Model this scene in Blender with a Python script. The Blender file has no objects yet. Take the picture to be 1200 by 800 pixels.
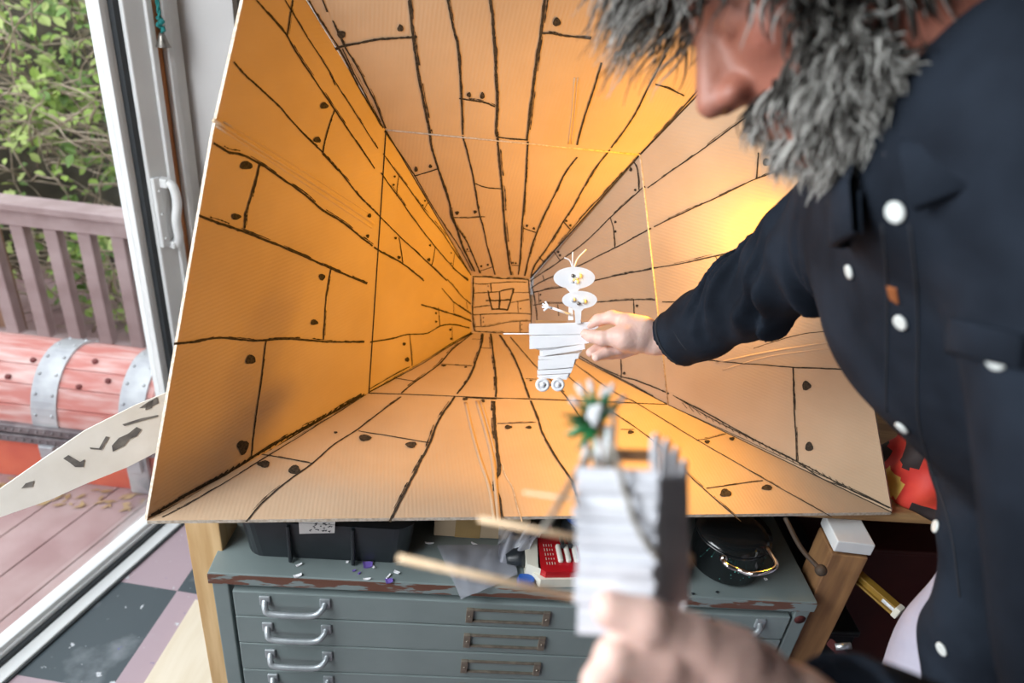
import bpy, bmesh, math, random
import numpy as np
from mathutils import Vector, Matrix
from mathutils.bvhtree import BVHTree
random.seed(7); rng = np.random.default_rng(7)
scene = bpy.context.scene
COL = scene.collection
# ------------------------------------------------------------------ camera frame
F_PX = 800.0
VP = (430.0, 1850.0)          # where the verticals of the room meet
H = 1.6                       # eye height
def _cam():
    d = np.array([VP[0]-600, VP[1]-400, F_PX]); d /= np.linalg.norm(d)
    up = -d
    fz = np.array([0, 0, 1.]); fwd = fz - up*(fz@up); fwd /= np.linalg.norm(fwd)
    right = np.cross(fwd, up)
    if right[0] < 0: right = -right
    return np.array([right, fwd, up])
CM = _cam()
EYE = np.array([0, 0, H])
CR, CU, CF = CM[:, 0], -CM[:, 1], CM[:, 2]      # camera right / up / forward in the world
def ray(px, py): return CM @ np.array([(px-600)/F_PX, (py-400)/F_PX, 1.0])
def at(px, py, d): return EYE + ray(px, py)*d
def onz(px, py, z):
    r = ray(px, py); return EYE + r*((z-H)/r[2])
def onp(px, py, P):
    p, n = P; r = ray(px, py); return EYE + r*(((p-EYE)@n)/(r@n))
def unit(v):
    v = np.asarray(v, float); return v/np.linalg.norm(v)
def V(*a): return np.array(a, float)

# ------------------------------------------------------------------ materials
def new_mat(name, base=(.5,.5,.5), rough=.6, metal=0., spec=.5, base2=None, nscale=20., ndet=4., bump=0., bscale=None, stretch=None, contrast=(.35,.65), coord='Object'):
    m = bpy.data.materials.new(name); m.use_nodes = True
    nt = m.node_tree; b = nt.nodes['Principled BSDF']
    b.inputs['Base Color'].default_value = (*base, 1); b.inputs['Roughness'].default_value = rough
    b.inputs['Metallic'].default_value = metal; b.inputs['Specular IOR Level'].default_value = spec
    tc = nt.nodes.new('ShaderNodeTexCoord'); mp = nt.nodes.new('ShaderNodeMapping')
    nt.links.new(tc.outputs[coord], mp.inputs['Vector'])
    if stretch: mp.inputs['Scale'].default_value = stretch
    if base2 is None: base2 = tuple(c*.86 for c in base)
    n = nt.nodes.new('ShaderNodeTexNoise'); n.inputs['Scale'].default_value = nscale; n.inputs['Detail'].default_value = ndet
    nt.links.new(mp.outputs[0], n.inputs['Vector'])
    r = nt.nodes.new('ShaderNodeValToRGB')
    r.color_ramp.elements[0].position = contrast[0]; r.color_ramp.elements[1].position = contrast[1]
    r.color_ramp.elements[0].color = (*base, 1); r.color_ramp.elements[1].color = (*base2, 1)
    nt.links.new(n.outputs['Fac'], r.inputs[0]); nt.links.new(r.outputs[0], b.inputs['Base Color'])
    if bump:
        n2 = nt.nodes.new('ShaderNodeTexNoise'); n2.inputs['Scale'].default_value = bscale or nscale*2; n2.inputs['Detail'].default_value = 4
        nt.links.new(mp.outputs[0], n2.inputs['Vector'])
        bp = nt.nodes.new('ShaderNodeBump'); bp.inputs['Strength'].default_value = bump; bp.inputs['Distance'].default_value = .004
        nt.links.new(n2.outputs['Fac'], bp.inputs['Height']); nt.links.new(bp.outputs[0], b.inputs['Normal'])
    return m
def wave_bump(m, scale, dist=.0006, strength=.5, axis='Y', coord='UV', tint=None):
    nt = m.node_tree; b = nt.nodes['Principled BSDF']
    tc = nt.nodes.new('ShaderNodeTexCoord'); w = nt.nodes.new('ShaderNodeTexWave')
    w.bands_direction = axis; w.inputs['Scale'].default_value = scale; w.inputs['Distortion'].default_value = .6; w.inputs['Detail'].default_value = 1.
    nt.links.new(tc.outputs[coord], w.inputs['Vector'])
    bp = nt.nodes.new('ShaderNodeBump'); bp.inputs['Strength'].default_value = strength; bp.inputs['Distance'].default_value = dist
    nt.links.new(w.outputs['Fac'], bp.inputs['Height']); nt.links.new(bp.outputs[0], b.inputs['Normal'])
    return m
M = {}
M['cardboard'] = wave_bump(new_mat('cardboard', (.52,.385,.265), .85, spec=.2, base2=(.455,.33,.22), nscale=5., ndet=8.), 50., .0008, .16)
M['card_edge'] = new_mat('cut_cardboard_edge', (.62,.55,.47), .9, spec=.2, base2=(.42,.34,.26), nscale=180.)
M['charcoal'] = new_mat('charcoal', (.022,.020,.018), .95, spec=.1, base2=(.07,.055,.04), nscale=300.)
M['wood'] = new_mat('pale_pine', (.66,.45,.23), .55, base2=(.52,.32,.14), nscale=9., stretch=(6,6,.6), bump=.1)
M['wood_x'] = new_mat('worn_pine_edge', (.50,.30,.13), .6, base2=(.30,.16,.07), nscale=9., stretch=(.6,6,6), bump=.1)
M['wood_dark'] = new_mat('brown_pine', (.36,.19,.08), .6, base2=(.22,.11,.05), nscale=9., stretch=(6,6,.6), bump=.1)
M['white_paint'] = new_mat('white_paint', (.75,.76,.76), .5, base2=(.66,.67,.68), nscale=12.)
M['upvc'] = new_mat('white_plastic', (.78,.79,.79), .35, base2=(.72,.73,.74), nscale=6.)
M['wall'] = new_mat('white_plaster', (.62,.61,.61), .8, base2=(.56,.55,.55), nscale=3., bump=.05)
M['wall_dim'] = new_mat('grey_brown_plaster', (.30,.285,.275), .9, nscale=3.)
M['wall_shade'] = new_mat('dark_plaster', (.09,.085,.08), .9, nscale=3.)
M['orange_wood'] = new_mat('orange_varnished_wood', (.55,.22,.07), .45, base2=(.36,.13,.04), nscale=14., stretch=(4,4,.5))
M['black_rubber'] = new_mat('black_rubber', (.03,.035,.04), .6)
M['grey_green'] = new_mat('grey_green_enamel', (.20,.245,.245), .42, base2=(.165,.205,.205), nscale=7., bump=.03)
M['steel'] = new_mat('brushed_steel', (.50,.52,.53), .35, metal=.9, base2=(.36,.38,.39), nscale=40.)
M['chrome'] = new_mat('chrome', (.8,.8,.8), .12, metal=1.)
M['grey_handle'] = new_mat('grey_cast_handle', (.40,.43,.45), .35, metal=.4, base2=(.28,.31,.33), nscale=30.)
M['brass_grey'] = new_mat('dull_bronze', (.28,.24,.19), .45, metal=.6, base2=(.18,.15,.12), nscale=60.)
M['black_plastic'] = new_mat('black_plastic', (.012,.016,.02), .38, base2=(.02,.026,.032), nscale=16., bump=.05)
M['black_enamel'] = new_mat('black_enamel', (.008,.010,.011), .14)
M['strip_card'] = new_mat('matt_white_strip', (.64,.65,.69), .8, base2=(.56,.57,.62), nscale=60.)
M['white_card'] = new_mat('white_card', (.84,.85,.88), .75, base2=(.78,.79,.83), nscale=30., bump=.04)
M['white_glue'] = new_mat('glossy_white', (.85,.85,.85), .3)
M['ivory'] = new_mat('ivory_plastic', (.72,.70,.60), .35)
M['key_white'] = new_mat('white_key_plastic', (.85,.84,.76), .25)
M['red_plastic'] = new_mat('red_plastic', (.50,.012,.018), .22)
M['blue_plastic'] = new_mat('blue_plastic', (.02,.10,.42), .4)
M['purple_paper'] = new_mat('purple_paper', (.16,.10,.42), .7)
M['stick'] = new_mat('pale_dowel', (.74,.55,.36), .6, base2=(.66,.46,.28), nscale=60., stretch=(1,1,1))
M['string'] = new_mat('grey_string', (.32,.29,.25), .9, base2=(.18,.16,.13), nscale=400., bump=.3)
M['leaf_plastic'] = new_mat('dark_green_leaf', (.015,.12,.04), .4, base2=(.02,.20,.06), nscale=40.)
M['fluff'] = new_mat('white_fluff', (.75,.76,.78), .95, base2=(.55,.57,.6), nscale=200., bump=.5)
M['bag_red'] = new_mat('orange_red_cloth', (.72,.07,.035), .6, base2=(.55,.03,.03), nscale=10.)
M['bag_yellow'] = new_mat('yellow_cloth', (.85,.55,.12), .6)
M['bag_black'] = new_mat('black_cloth', (.03,.02,.02), .7)
M['teal'] = new_mat('teal_cord', (.02,.26,.25), .8, base2=(.01,.16,.16), nscale=300., bump=.4)
M['bell'] = new_mat('grey_bell_metal', (.34,.32,.29), .35, metal=.8, base2=(.2,.18,.16), nscale=80.)
M['label_paper'] = new_mat('label_paper', (.72,.70,.68), .7)
M['ink'] = new_mat('ink', (.06,.06,.07), .8)
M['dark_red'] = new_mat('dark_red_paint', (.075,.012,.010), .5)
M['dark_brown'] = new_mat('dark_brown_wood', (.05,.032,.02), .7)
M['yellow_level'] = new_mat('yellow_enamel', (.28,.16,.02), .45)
M['tape'] = new_mat('brown_tape', (.42,.28,.12), .25)
M['deck'] = new_mat('mauve_deck_board', (.32,.19,.19), .7, base2=(.42,.29,.285), nscale=5., stretch=(1,1,1), bump=.15, bscale=60.)
M['rail_paint'] = new_mat('mauve_rail_paint', (.40,.30,.30), .65, base2=(.31,.22,.22), nscale=10., bump=.1)
M['rail_brown'] = new_mat('brown_post', (.30,.17,.11), .7, base2=(.2,.11,.07), nscale=8.)
M['chest_plank'] = new_mat('faded_red_planks', (.46,.15,.13), .55, base2=(.60,.40,.38), nscale=5., stretch=(1.2,7,7), bump=.2, contrast=(.4,.7))
M['chest_red'] = new_mat('orange_red_paint', (.62,.14,.08), .5, base2=(.5,.09,.06), nscale=6.)
M['strap'] = new_mat('grey_metal_strap', (.33,.33,.36), .4, metal=.35, base2=(.48,.48,.5), nscale=12.)
M['dark_iron'] = new_mat('dark_iron_trim', (.12,.10,.11), .5, metal=.4, base2=(.22,.19,.2), nscale=20.)
M['knot'] = new_mat('dark_red_knot', (.14,.02,.02), .6)
M['earth'] = new_mat('dark_earth', (.040,.034,.022), 1., base2=(.09,.075,.05), nscale=7., bump=.6, bscale=20.)
M['leaf_a'] = new_mat('fresh_green_leaf', (.24,.36,.06), .5, base2=(.34,.48,.10), nscale=9.)
M['leaf_b'] = new_mat('mid_green_leaf', (.10,.19,.035), .5, base2=(.17,.28,.06), nscale=9.)
M['leaf_c'] = new_mat('pale_yellow_green_leaf', (.48,.56,.20), .5, base2=(.38,.48,.13), nscale=9.)
M['branch'] = new_mat('dry_branch', (.44,.36,.27), .85, base2=(.24,.18,.13), nscale=20.)
M['dry_leaf'] = new_mat('dry_leaf', (.45,.30,.15), .8)
M['cream_board'] = new_mat('cream_board', (.78,.68,.55), .7, base2=(.72,.61,.47), nscale=4., stretch=(8,1,1))
M['white_strip'] = new_mat('white_painted_board', (.80,.76,.70), .75, base2=(.70,.65,.58), nscale=12.)
M['mark_black'] = new_mat('dark_paint_mark', (.10,.09,.085), .85, base2=(.2,.18,.16), nscale=60.)
M['skin'] = new_mat('skin', (.76,.53,.455), .5, base2=(.70,.43,.37), nscale=9., bump=.18, bscale=180., contrast=(.4,.75))
M['skin'].node_tree.nodes['Principled BSDF'].inputs['Subsurface Weight'].default_value = .12
M['skin'].node_tree.nodes['Principled BSDF'].inputs['Subsurface Radius'].default_value = (.01,.004,.002)
M['face_skin'] = M['skin'].copy(); M['face_skin'].name = 'ruddy_shaded_skin'  # ruddy tone, with the shade on the face also put into the colour
for nd in M['face_skin'].node_tree.nodes:
    if nd.type == 'VALTORGB':
        nd.color_ramp.elements[0].color = (.38,.165,.115,1); nd.color_ramp.elements[1].color = (.30,.09,.06,1)
M['nail'] = new_mat('finger_nail', (.78,.55,.48), .3)
M['denim'] = new_mat('charcoal_denim', (.016,.022,.033), .85, spec=.10, base2=(.008,.011,.017), nscale=14., bump=.25, bscale=700.)
M['denim_seam'] = new_mat('denim_seam', (.016,.019,.026), .9)
M['button'] = new_mat('pearl_button', (.72,.76,.74), .25)
M['trouser'] = new_mat('pale_lavender_cotton', (.42,.41,.50), .85, base2=(.36,.35,.44), nscale=20.)
M['hair_a'] = new_mat('grey_hair', (.085,.080,.072), .6, spec=.2)
M['hair_b'] = new_mat('white_hair', (.42,.41,.385), .6, spec=.2)
M['hair_c'] = new_mat('dark_hair', (.020,.018,.016), .6, spec=.15)
M['tshirt'] = new_mat('orange_brown_shirt', (.28,.085,.02), .8)
# clear film and window glass: plain reflecting + transmitting surface
def clear_mat(name, tint, gloss):
    m = bpy.data.materials.new(name); m.use_nodes = True; nt = m.node_tree; nt.nodes.clear()
    o = nt.nodes.new('ShaderNodeOutputMaterial'); t = nt.nodes.new('ShaderNodeBsdfTransparent'); g = nt.nodes.new('ShaderNodeBsdfGlossy')
    t.inputs[0].default_value = (*tint, 1); g.inputs['Roughness'].default_value = .04 if gloss < .5 else .15
    lw = nt.nodes.new('ShaderNodeLayerWeight'); lw.inputs['Blend'].default_value = .2 if gloss < .5 else .45
    mx = nt.nodes.new('ShaderNodeMixShader')
    mm = nt.nodes.new('ShaderNodeMath'); mm.operation = 'MULTIPLY'; mm.inputs[1].default_value = gloss
    nt.links.new(lw.outputs['Fresnel'], mm.inputs[0]); nt.links.new(mm.outputs[0], mx.inputs[0])
    nt.links.new(t.outputs[0], mx.inputs[1]); nt.links.new(g.outputs[0], mx.inputs[2]); nt.links.new(mx.outputs[0], o.inputs[0])
    return m
M['glass'] = clear_mat('window_glass', (.95,.97,.97), .45)
M['film'] = clear_mat('clear_film', (.90,.92,.97), .75)
_nt = M['film'].node_tree; _d = _nt.nodes.new('ShaderNodeBsdfDiffuse'); _d.inputs[0].default_value = (.70,.72,.82,1); _m = _nt.nodes.new('ShaderNodeMixShader'); _m.inputs[0].default_value = .32
_o = [n for n in _nt.nodes if n.type == 'OUTPUT_MATERIAL'][0]; _s = _o.inputs[0].links[0].from_socket
_nt.links.new(_s, _m.inputs[1]); _nt.links.new(_d.outputs[0], _m.inputs[2]); _nt.links.new(_m.outputs[0], _o.inputs[0])
# floor: checkerboard of painted tiles with flecks
def floor_mat():
    m = bpy.data.materials.new('checker_floor'); m.use_nodes = True; nt = m.node_tree; b = nt.nodes['Principled BSDF']
    tc = nt.nodes.new('ShaderNodeTexCoord'); mp = nt.nodes.new('ShaderNodeMapping'); mp.vector_type = 'TEXTURE'
    mp.inputs['Location'].default_value = (-.838, 1.273, .013); mp.inputs['Rotation'].default_value = (0,0,math.radians(-3)); mp.inputs['Scale'].default_value = (.30,.30,.30)
    nt.links.new(tc.outputs['Object'], mp.inputs[0])
    ck = nt.nodes.new('ShaderNodeTexChecker'); ck.inputs['Scale'].default_value = 1.0
    ck.inputs[1].default_value = (.055,.072,.085,1); ck.inputs[2].default_value = (.42,.31,.35,1)
    nt.links.new(mp.outputs[0], ck.inputs['Vector'])
    def fleck(scale, lo, hi, col, prev):
        n = nt.nodes.new('ShaderNodeTexNoise'); n.inputs['Scale'].default_value = scale; n.inputs['Detail'].default_value = 6
        nt.links.new(tc.outputs['Object'], n.inputs['Vector'])
        r = nt.nodes.new('ShaderNodeMapRange'); r.inputs[1].default_value = lo; r.inputs[2].default_value = hi
        nt.links.new(n.outputs['Fac'], r.inputs[0])
        mx = nt.nodes.new('ShaderNodeMixRGB'); mx.inputs[2].default_value = (*col, 1)
        nt.links.new(r.outputs[0], mx.inputs[0]); nt.links.new(prev, mx.inputs[1]); return mx.outputs[0]
    c = fleck(45, .66, .72, (.6,.62,.66), ck.outputs[0]); c = fleck(6, .58, .9, (.42,.44,.48), c); c = fleck(30, .70,.74, (.12,.12,.32), c)
    nt.links.new(c, b.inputs['Base Color']); b.inputs['Roughness'].default_value = .45
    return m
M['floor'] = floor_mat()
# chipped paint on the chest top lip
def chipped():
    m = new_mat('chipped_grey_paint', (.20,.245,.245), .5, base2=(.13,.055,.035), nscale=18., ndet=8., stretch=(.8,2,3.5), contrast=(.47,.50)); return m
M['chipped'] = chipped()

# ------------------------------------------------------------------ object helpers
def tag(o, label=None, cat=None, group=None, kind=None):
    if label: o['label'] = label
    if cat: o['category'] = cat
    if group: o['group'] = group
    if kind: o['kind'] = kind
    return o
def link(o, parent=None):
    COL.objects.link(o)
    if parent is not None:
        o.parent = parent; o.matrix_parent_inverse = parent_inv(parent)
    return o
def parent_inv(p):
    m = Matrix.Translation(p.location) if p.parent is None else p.parent.matrix_basis
    q = Matrix.Identity(4); x = p
    mats = []
    while x is not None:
        mats.append(x.matrix_parent_inverse @ x.matrix_basis if x.parent else x.matrix_basis.copy()); x = x.parent
    for a in reversed(mats): q = q @ a
    return q.inverted()
def empty(name, loc, label=None, cat=None, group=None):
    o = bpy.data.objects.new(name, None); o.location = tuple(loc); o.empty_display_size = .05
    COL.objects.link(o); return tag(o, label, cat, group)
class MB:
    """collects shapes; build() links them as ONE mesh object"""
    def __init__(s): s.v = []; s.f = []; s.m = []; s.sm = []; s.uv = None
    def add(s, vs, fs, mi=0, smooth=False):
        k = len(s.v); s.v += [tuple(map(float, p)) for p in vs]
        for f in fs: s.f.append(tuple(i+k for i in f)); s.m.append(mi); s.sm.append(smooth)
        return s
    def box(s, c, size, ax=None, mi=0, bevel=0.):
        """box with optional bevelled edges; ax = three unit axes"""
        ax = np.eye(3) if ax is None else np.asarray(ax, float); c = np.asarray(c, float); h = np.asarray(size, float)/2
        b = min(bevel, h.min()*.9)
        bm = bmesh.new(); bmesh.ops.create_cube(bm, size=1)
        for v in bm.verts: v.co = Vector((v.co.x*2*h[0], v.co.y*2*h[1], v.co.z*2*h[2]))
        if b > 0: bmesh.ops.bevel(bm, geom=bm.edges[:], offset=b, segments=2, affect='EDGES', profile=.5)
        bm.verts.index_update()
        vs = [c + ax[0]*v.co.x + ax[1]*v.co.y + ax[2]*v.co.z for v in bm.verts]
        fs = [[v.index for v in f.verts] for f in bm.faces]; bm.free()
        return s.add(vs, fs, mi)
    def tube(s, pts, r, n=8, mi=0, caps=True, smooth=True, flat=1.0, flatdir=None):
        pts = [np.asarray(p, float) for p in pts]; N = len(pts)
        rs = [r]*N if np.isscalar(r) else list(r)
        vs = []; ref = None
        for i, p in enumerate(pts):
            t = unit(pts[min(i+1, N-1)] - pts[max(i-1, 0)])
            if ref is None:
                a = np.array([0,0,1.]) if abs(t[2]) < .9 else np.array([1.,0,0])
                if flatdir is not None: a = np.asarray(flatdir, float)
                ref = unit(a - t*(a@t))
            else: ref = unit(ref - t*(ref@t))
            bi = np.cross(t, ref)
            for k in range(n):
                an = 2*math.pi*k/n
                vs.append(p + rs[i]*(ref*math.cos(an)*flat + bi*math.sin(an)))
        fs = [(i*n+k, i*n+(k+1)%n, (i+1)*n+(k+1)%n, (i+1)*n+k) for i in range(N-1) for k in range(n)]
        if caps: fs += [tuple(range(n))[::-1], tuple((N-1)*n+k for k in range(n))]
        return s.add(vs, fs, mi, smooth)
    def lathe(s, c, prof, ax=(0,0,1), n=32, mi=0, smooth=True, sx=1., sy=1.):
        ax = unit(ax); a = np.array([1.,0,0]) if abs(ax[0]) < .9 else np.array([0,1.,0])
        u = unit(a - ax*(a@ax)); w = np.cross(ax, u); c = np.asarray(c, float); vs = []
        for (r, z) in prof:
            for k in range(n):
                an = 2*math.pi*k/n; vs.append(c + ax*z + u*r*sx*math.cos(an) + w*r*sy*math.sin(an))
        N = len(prof)
        fs = [(i*n+k, i*n+(k+1)%n, (i+1)*n+(k+1)%n, (i+1)*n+k) for i in range(N-1) for k in range(n)]
        fs += [tuple(range(n))[::-1], tuple((N-1)*n+k for k in range(n))]
        return s.add(vs, fs, mi, smooth)
    def prism(s, poly, off, mi=0, mi_side=None):
        """polygon (3D points) extruded by vector off"""
        n = len(poly); off = np.asarray(off, float); P = [np.asarray(p, float) for p in poly]
        s.add(P + [p+off for p in P], [tuple(range(n)), tuple(range(2*n-1, n-1, -1))], mi)
        k = len(s.v)-2*n
        for i in range(n):
            s.f.append((k+i, k+n+i, k+n+(i+1)%n, k+(i+1)%n)); s.m.append(mi if mi_side is None else mi_side); s.sm.append(False)
        return s
    def ball(s, c, r, n=12, mi=0, sc=(1,1,1), ax=None):
        ax = np.eye(3) if ax is None else np.asarray(ax, float); c = np.asarray(c, float); vs = []; m = n//2
        for i in range(m+1):
            th = math.pi*i/m
            for k in range(n):
                ph = 2*math.pi*k/n
                l = r*np.array([math.sin(th)*math.cos(ph)*sc[0], math.sin(th)*math.sin(ph)*sc[1], math.cos(th)*sc[2]])
                vs.append(c + l@ax)
        fs = [(i*n+k, (i+1)*n+k, (i+1)*n+(k+1)%n, i*n+(k+1)%n) for i in range(m) for k in range(n)]
        return s.add(vs, fs, mi, True)
    def build(s, name, mats, parent=None, origin=None, uvaxes=None, weld=False):
        mats = mats if isinstance(mats, (list, tuple)) else [mats]
        me = bpy.data.meshes.new(name)
        vv = np.array(s.v); o = vv.mean(0) if origin is None else np.asarray(origin, float)
        if uvaxes is not None: o = np.zeros(3)
        me.from_pydata([tuple(p) for p in vv-o], [], s.f)
        for m in mats: me.materials.append(m)
        me.polygons.foreach_set('material_index', s.m); me.polygons.foreach_set('use_smooth', s.sm)
        if uvaxes is not None:
            uvl = me.uv_layers.new(name='UVMap'); li = np.empty(len(me.loops), dtype=np.int32); me.loops.foreach_get('vertex_index', li)
            q = vv[li]; uvl.data.foreach_set('uv', np.stack([q@np.asarray(uvaxes[0]), q@np.asarray(uvaxes[1])], 1).ravel())
        bm = bmesh.new(); bm.from_mesh(me)
        if weld: bmesh.ops.remove_doubles(bm, verts=bm.verts, dist=1e-5)
        bmesh.ops.recalc_face_normals(bm, faces=bm.faces); bm.to_mesh(me); bm.free()
        ob = bpy.data.objects.new(name, me); ob.location = tuple(o)
        return link(ob, parent)
def struct(name, mb, mats, **k):
    o = mb.build(name, mats, **k); o['kind'] = 'structure'; return o
def resample(pts, step):
    pts = np.array(pts, float); out = [pts[0]]
    for a, b in zip(pts[:-1], pts[1:]):
        L = np.linalg.norm(b-a); n = max(1, int(round(L/step)))
        for i in range(1, n+1): out.append(a + (b-a)*i/n)
    return np.array(out)
def smooth_poly(pts, sub=6):
    """Catmull-Rom through points"""
    P = [np.asarray(p, float) for p in pts]
    if len(P) < 3: return P
    P = [2*P[0]-P[1]] + P + [2*P[-1]-P[-2]]; out = []
    for i in range(1, len(P)-2):
        a, b, c, d = P[i-1:i+3]
        for k in range(sub):
            t = k/sub
            out.append(.5*((2*b) + (c-a)*t + (2*a-5*b+4*c-d)*t*t + (3*b-a-3*c+d)*t**3))
    out.append(P[-2]); return out
WORLD, WIN_L, FILL_F, LAMP, SPOT, EXPO, LSIZE = 3.0, 46.0, 25.0, 27.0, 178, 0.0, .03
# ================================================================== THE CARDBOARD TUNNEL
ZT = .84                                   # table top
ZC_ = ZT + .007                            # inner face of the tunnel floor
UPZ = V(0,0,1)
BL = onz(172,610,ZC_); BR = onz(1045,600,ZC_); EL = onz(552,390,ZC_); ER = onz(622,390,ZC_); AP = onz(581.5,371,ZC_)
def above(px, py, base):
    r = ray(px, py); return EYE + r*(np.hypot(*base[:2])/np.hypot(*r[:2]))
TEL = above(552,322,EL); TER = above(622,325,ER)
INS = (BL+BR+EL+ER)/4 + V(0,0,.15)         # a point inside the tunnel
def mkplane(a, b, c):
    n = unit(np.cross(b-a, c-a))
    if n @ (INS-a) < 0: n = -n             # normal points inside
    return (np.asarray(a), n)
PL = mkplane(BL, EL, TEL); PR = mkplane(BR, ER, TER); PF = mkplane(BL, BR, EL)
FBL = onz(432,460.5,ZC_); FBR = onz(783,474,ZC_); FTL = onp(452,152,PL); FTR = onp(750,181,PR)
TLF = onp(305,-90,PL)
PLN = mkplane(BL, FBL, FTL); PLF = mkplane(FBL, EL, FTL); PRN = mkplane(BR, FBR, FTR); PRF = mkplane(FBR, ER, FTR)
PTN = mkplane(FTL, FTR, TLF); TEL = onp(552,322,PLF); PTF = mkplane(FTL, FTR, TEL); TER = onp(622,325,PTF)
PE = mkplane(EL, ER, TEL)
PMOUTH = mkplane(BL, BR, TLF)
def meet(*Ps):
    A_ = np.array([P[1] for P in Ps]); return np.linalg.solve(A_, np.array([P[1]@P[0] for P in Ps]))
TRF = meet(PTN, PRN, PMOUTH)
LAMPPOS = onp(966,283,PRN) + PRN[1]*.03; LAMPDIR = V(-1.,-.05,-.38)
def zc(x0, y0, s): return lambda x, y: (x0 + x/s, y0 + y/s)
ZZ = dict(A=zc(160,0,4), B=zc(160,180,4), C=zc(160,360,3), D=zc(360,0,4), E=zc(420,150,1067/240), F=zc(530,300,8),
          G=zc(430,380,10/3), H=zc(600,100,10/3), I=zc(680,330,1048/380), J=zc(620,270,4), P=lambda x, y: (x, y), K=zc(640,0,1200/560))
class Panel:
    def __init__(s, plane, poly, depth_dir):
        s.P = plane; s.mb = MB(); n = plane[1]
        poly = [q - n*((q-plane[0])@n) for q in poly]
        s.mb.prism(poly, -n*.006, 0, 1)
        d = unit(depth_dir - n*(depth_dir@n)); s.uv = (d, np.cross(n, d))
    def pt(s, px, py, lift): return onp(px, py, s.P) + s.P[1]*lift
    def stroke(s, z, txt, w=.0042, mi=2, lift=.0008, jit=1., twin=True, r=random):
        pts = [tuple(map(float, q.split(','))) for q in txt.split()]
        P3 = [s.pt(*ZZ[z](*p), lift) for p in pts]
        P3 = smooth_poly(P3, 8) if len(P3) > 2 else P3
        for pas in range(2 if twin else 1):
            q = resample(P3, .006); n = s.P[1]; N = len(q)
            if N < 2: continue
            t = np.gradient(q, axis=0); t /= np.linalg.norm(t, axis=1)[:, None]+1e-12
            sd = np.cross(n, t)
            wob = np.cumsum(rng.normal(0, .00022, N)); wob -= np.linspace(wob[0], wob[-1], N)
            ww = w*(.5 + .28*rng.random(N))*jit if pas == 0 else w*(.12 + .4*rng.random(N)**2)
            off = wob + (0 if pas == 0 else rng.normal(.45*w, .15*w))
            a = q + sd*(off+ww/2)[:, None]; b = q + sd*(off-ww/2)[:, None]
            if pas: a = a + n*.0002; b = b + n*.0002
            fs = []
            for i in range(N-1):
                if pas and (i//5) % 3 == 0: continue
                fs.append((2*i, 2*i+1, 2*i+3, 2*i+2))
            s.mb.add([p for i in range(N) for p in (a[i], b[i])], fs, mi)
        return s
    def dot(s, z, x, y, rx, ry=None, mi=2):
        ry = rx if ry is None else ry; f = ZZ[z]; k = 14; lift = .0009 + random.random()*.0002
        vs = [s.pt(*f(x, y), lift)]; ph = random.random()*6
        for i in range(k):
            a = 2*math.pi*i/k; u = 1 + .12*math.sin(3*a+ph) + random.uniform(-.08,.08)
            vs.append(s.pt(*f(x + rx*u*math.cos(a), y + ry*u*math.sin(a)), lift))
        s.mb.add(vs, [(0, 1+i, 1+(i+1)%k) for i in range(k)], mi); return s
    def dots(s, z, *L):
        for d in L: s.dot(z, *d)
        return s
    def ridge(s, z, txt, r=.003, mi=0):
        pts = [tuple(map(float, q.split(','))) for q in txt.split()]
        P3 = [s.pt(*ZZ[z](*p), -r*.45) for p in pts]
        s.mb.tube(smooth_poly(P3, 5), r, 8, mi); return s
    def build(s, name, parent, label=None):
        o = s.mb.build(name, [M['cardboard'], M['card_edge'], M['charcoal']], parent, uvaxes=s.uv)
        return tag(o, label)
def P2(P, *pts): return [onp(x, y, P) for x, y in pts]
def edge_tube(p, a, b, mi, r=.0013): p.mb.tube([a + p.P[1]*.0006, b + p.P[1]*.0006], r, 6, mi)
tunnel = empty('cardboard_tunnel', (BL+BR)/2, 'large tapering cardboard tunnel with charcoal plank lines drawn inside, on the work table', 'cardboard tunnel')
DD = unit(AP - (BL+BR)/2)
# shared corner points at the fold
# ---- left side
W1, W2 = .0052, .0040
p = Panel(PLN, [BL, onp(250,155,PLN), onp(285,0,PLN), TLF, FTL, FBL], DD)
p.stroke('A','560,0 640,90 705,170 760,260 850,390 930,510 1010,630 1115,790',W2)
p.stroke('A','695,0 740,75 810,190 900,330 930,400',W2*.7).stroke('A','905,345 1000,490 1070,600 1130,695',W2*.7)
p.stroke('A','733,0 722,60 705,175',W2).stroke('A','455,290 500,345 570,410 650,480 715,555 800,650 870,715 945,800',W2)
p.stroke('B','870,0 940,70 1000,140 1050,205 1110,265',W2).stroke('A','930,510 905,580 885,650 872,718',W2)
p.dots('A',(878,495,20,16),(845,655,18,14))
p.stroke('B','360,-50 430,-12 490,0 575,45 680,115 790,195 860,255 960,320 1050,390 1105,432',W1)
p.stroke('B','577,45 560,120 535,210 510,290 505,350',W1).dots('B',(513,55,30,20),(465,295,22,15),(868,577,14,16),(832,790,18,13),(1090,290,9,10),(1082,385,8,9))
p.stroke('B','290,288 370,315 440,340 540,375 650,420 750,460 850,505 915,535 1000,570 1080,608',W1*1.15)
p.stroke('B','912,535 900,600 888,680 880,790 875,870',W1*.8)
p.stroke('C','130,128 200,122 280,108 360,112 430,116 520,110 600,113 655,120 720,122 800,122',W1)
p.stroke('C','455,118 440,220 425,330 410,440 403,525',W1*.8).dots('C',(400,183,18,17),(373,490,20,26))
p.stroke('C','50,730 200,645 330,575 450,500 560,435 680,372 790,305',W1*1.3).stroke('C','40,738 150,690 280,618 400,550 500,485 600,422 700,365 800,305',W1)
for i in range(36):
    t = i/36; x = 60+730*t; y = 722-418*t
    p.stroke('C', f'{x:.1f},{y+6:.1f} {x+18:.1f},{y-12:.1f}', W1, twin=False)
p.stroke('D','0,0 60,100 100,160 150,240 230,390 300,510 355,600',W2).stroke('D','165,250 220,350 280,470 345,590',W2*.7)
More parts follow.
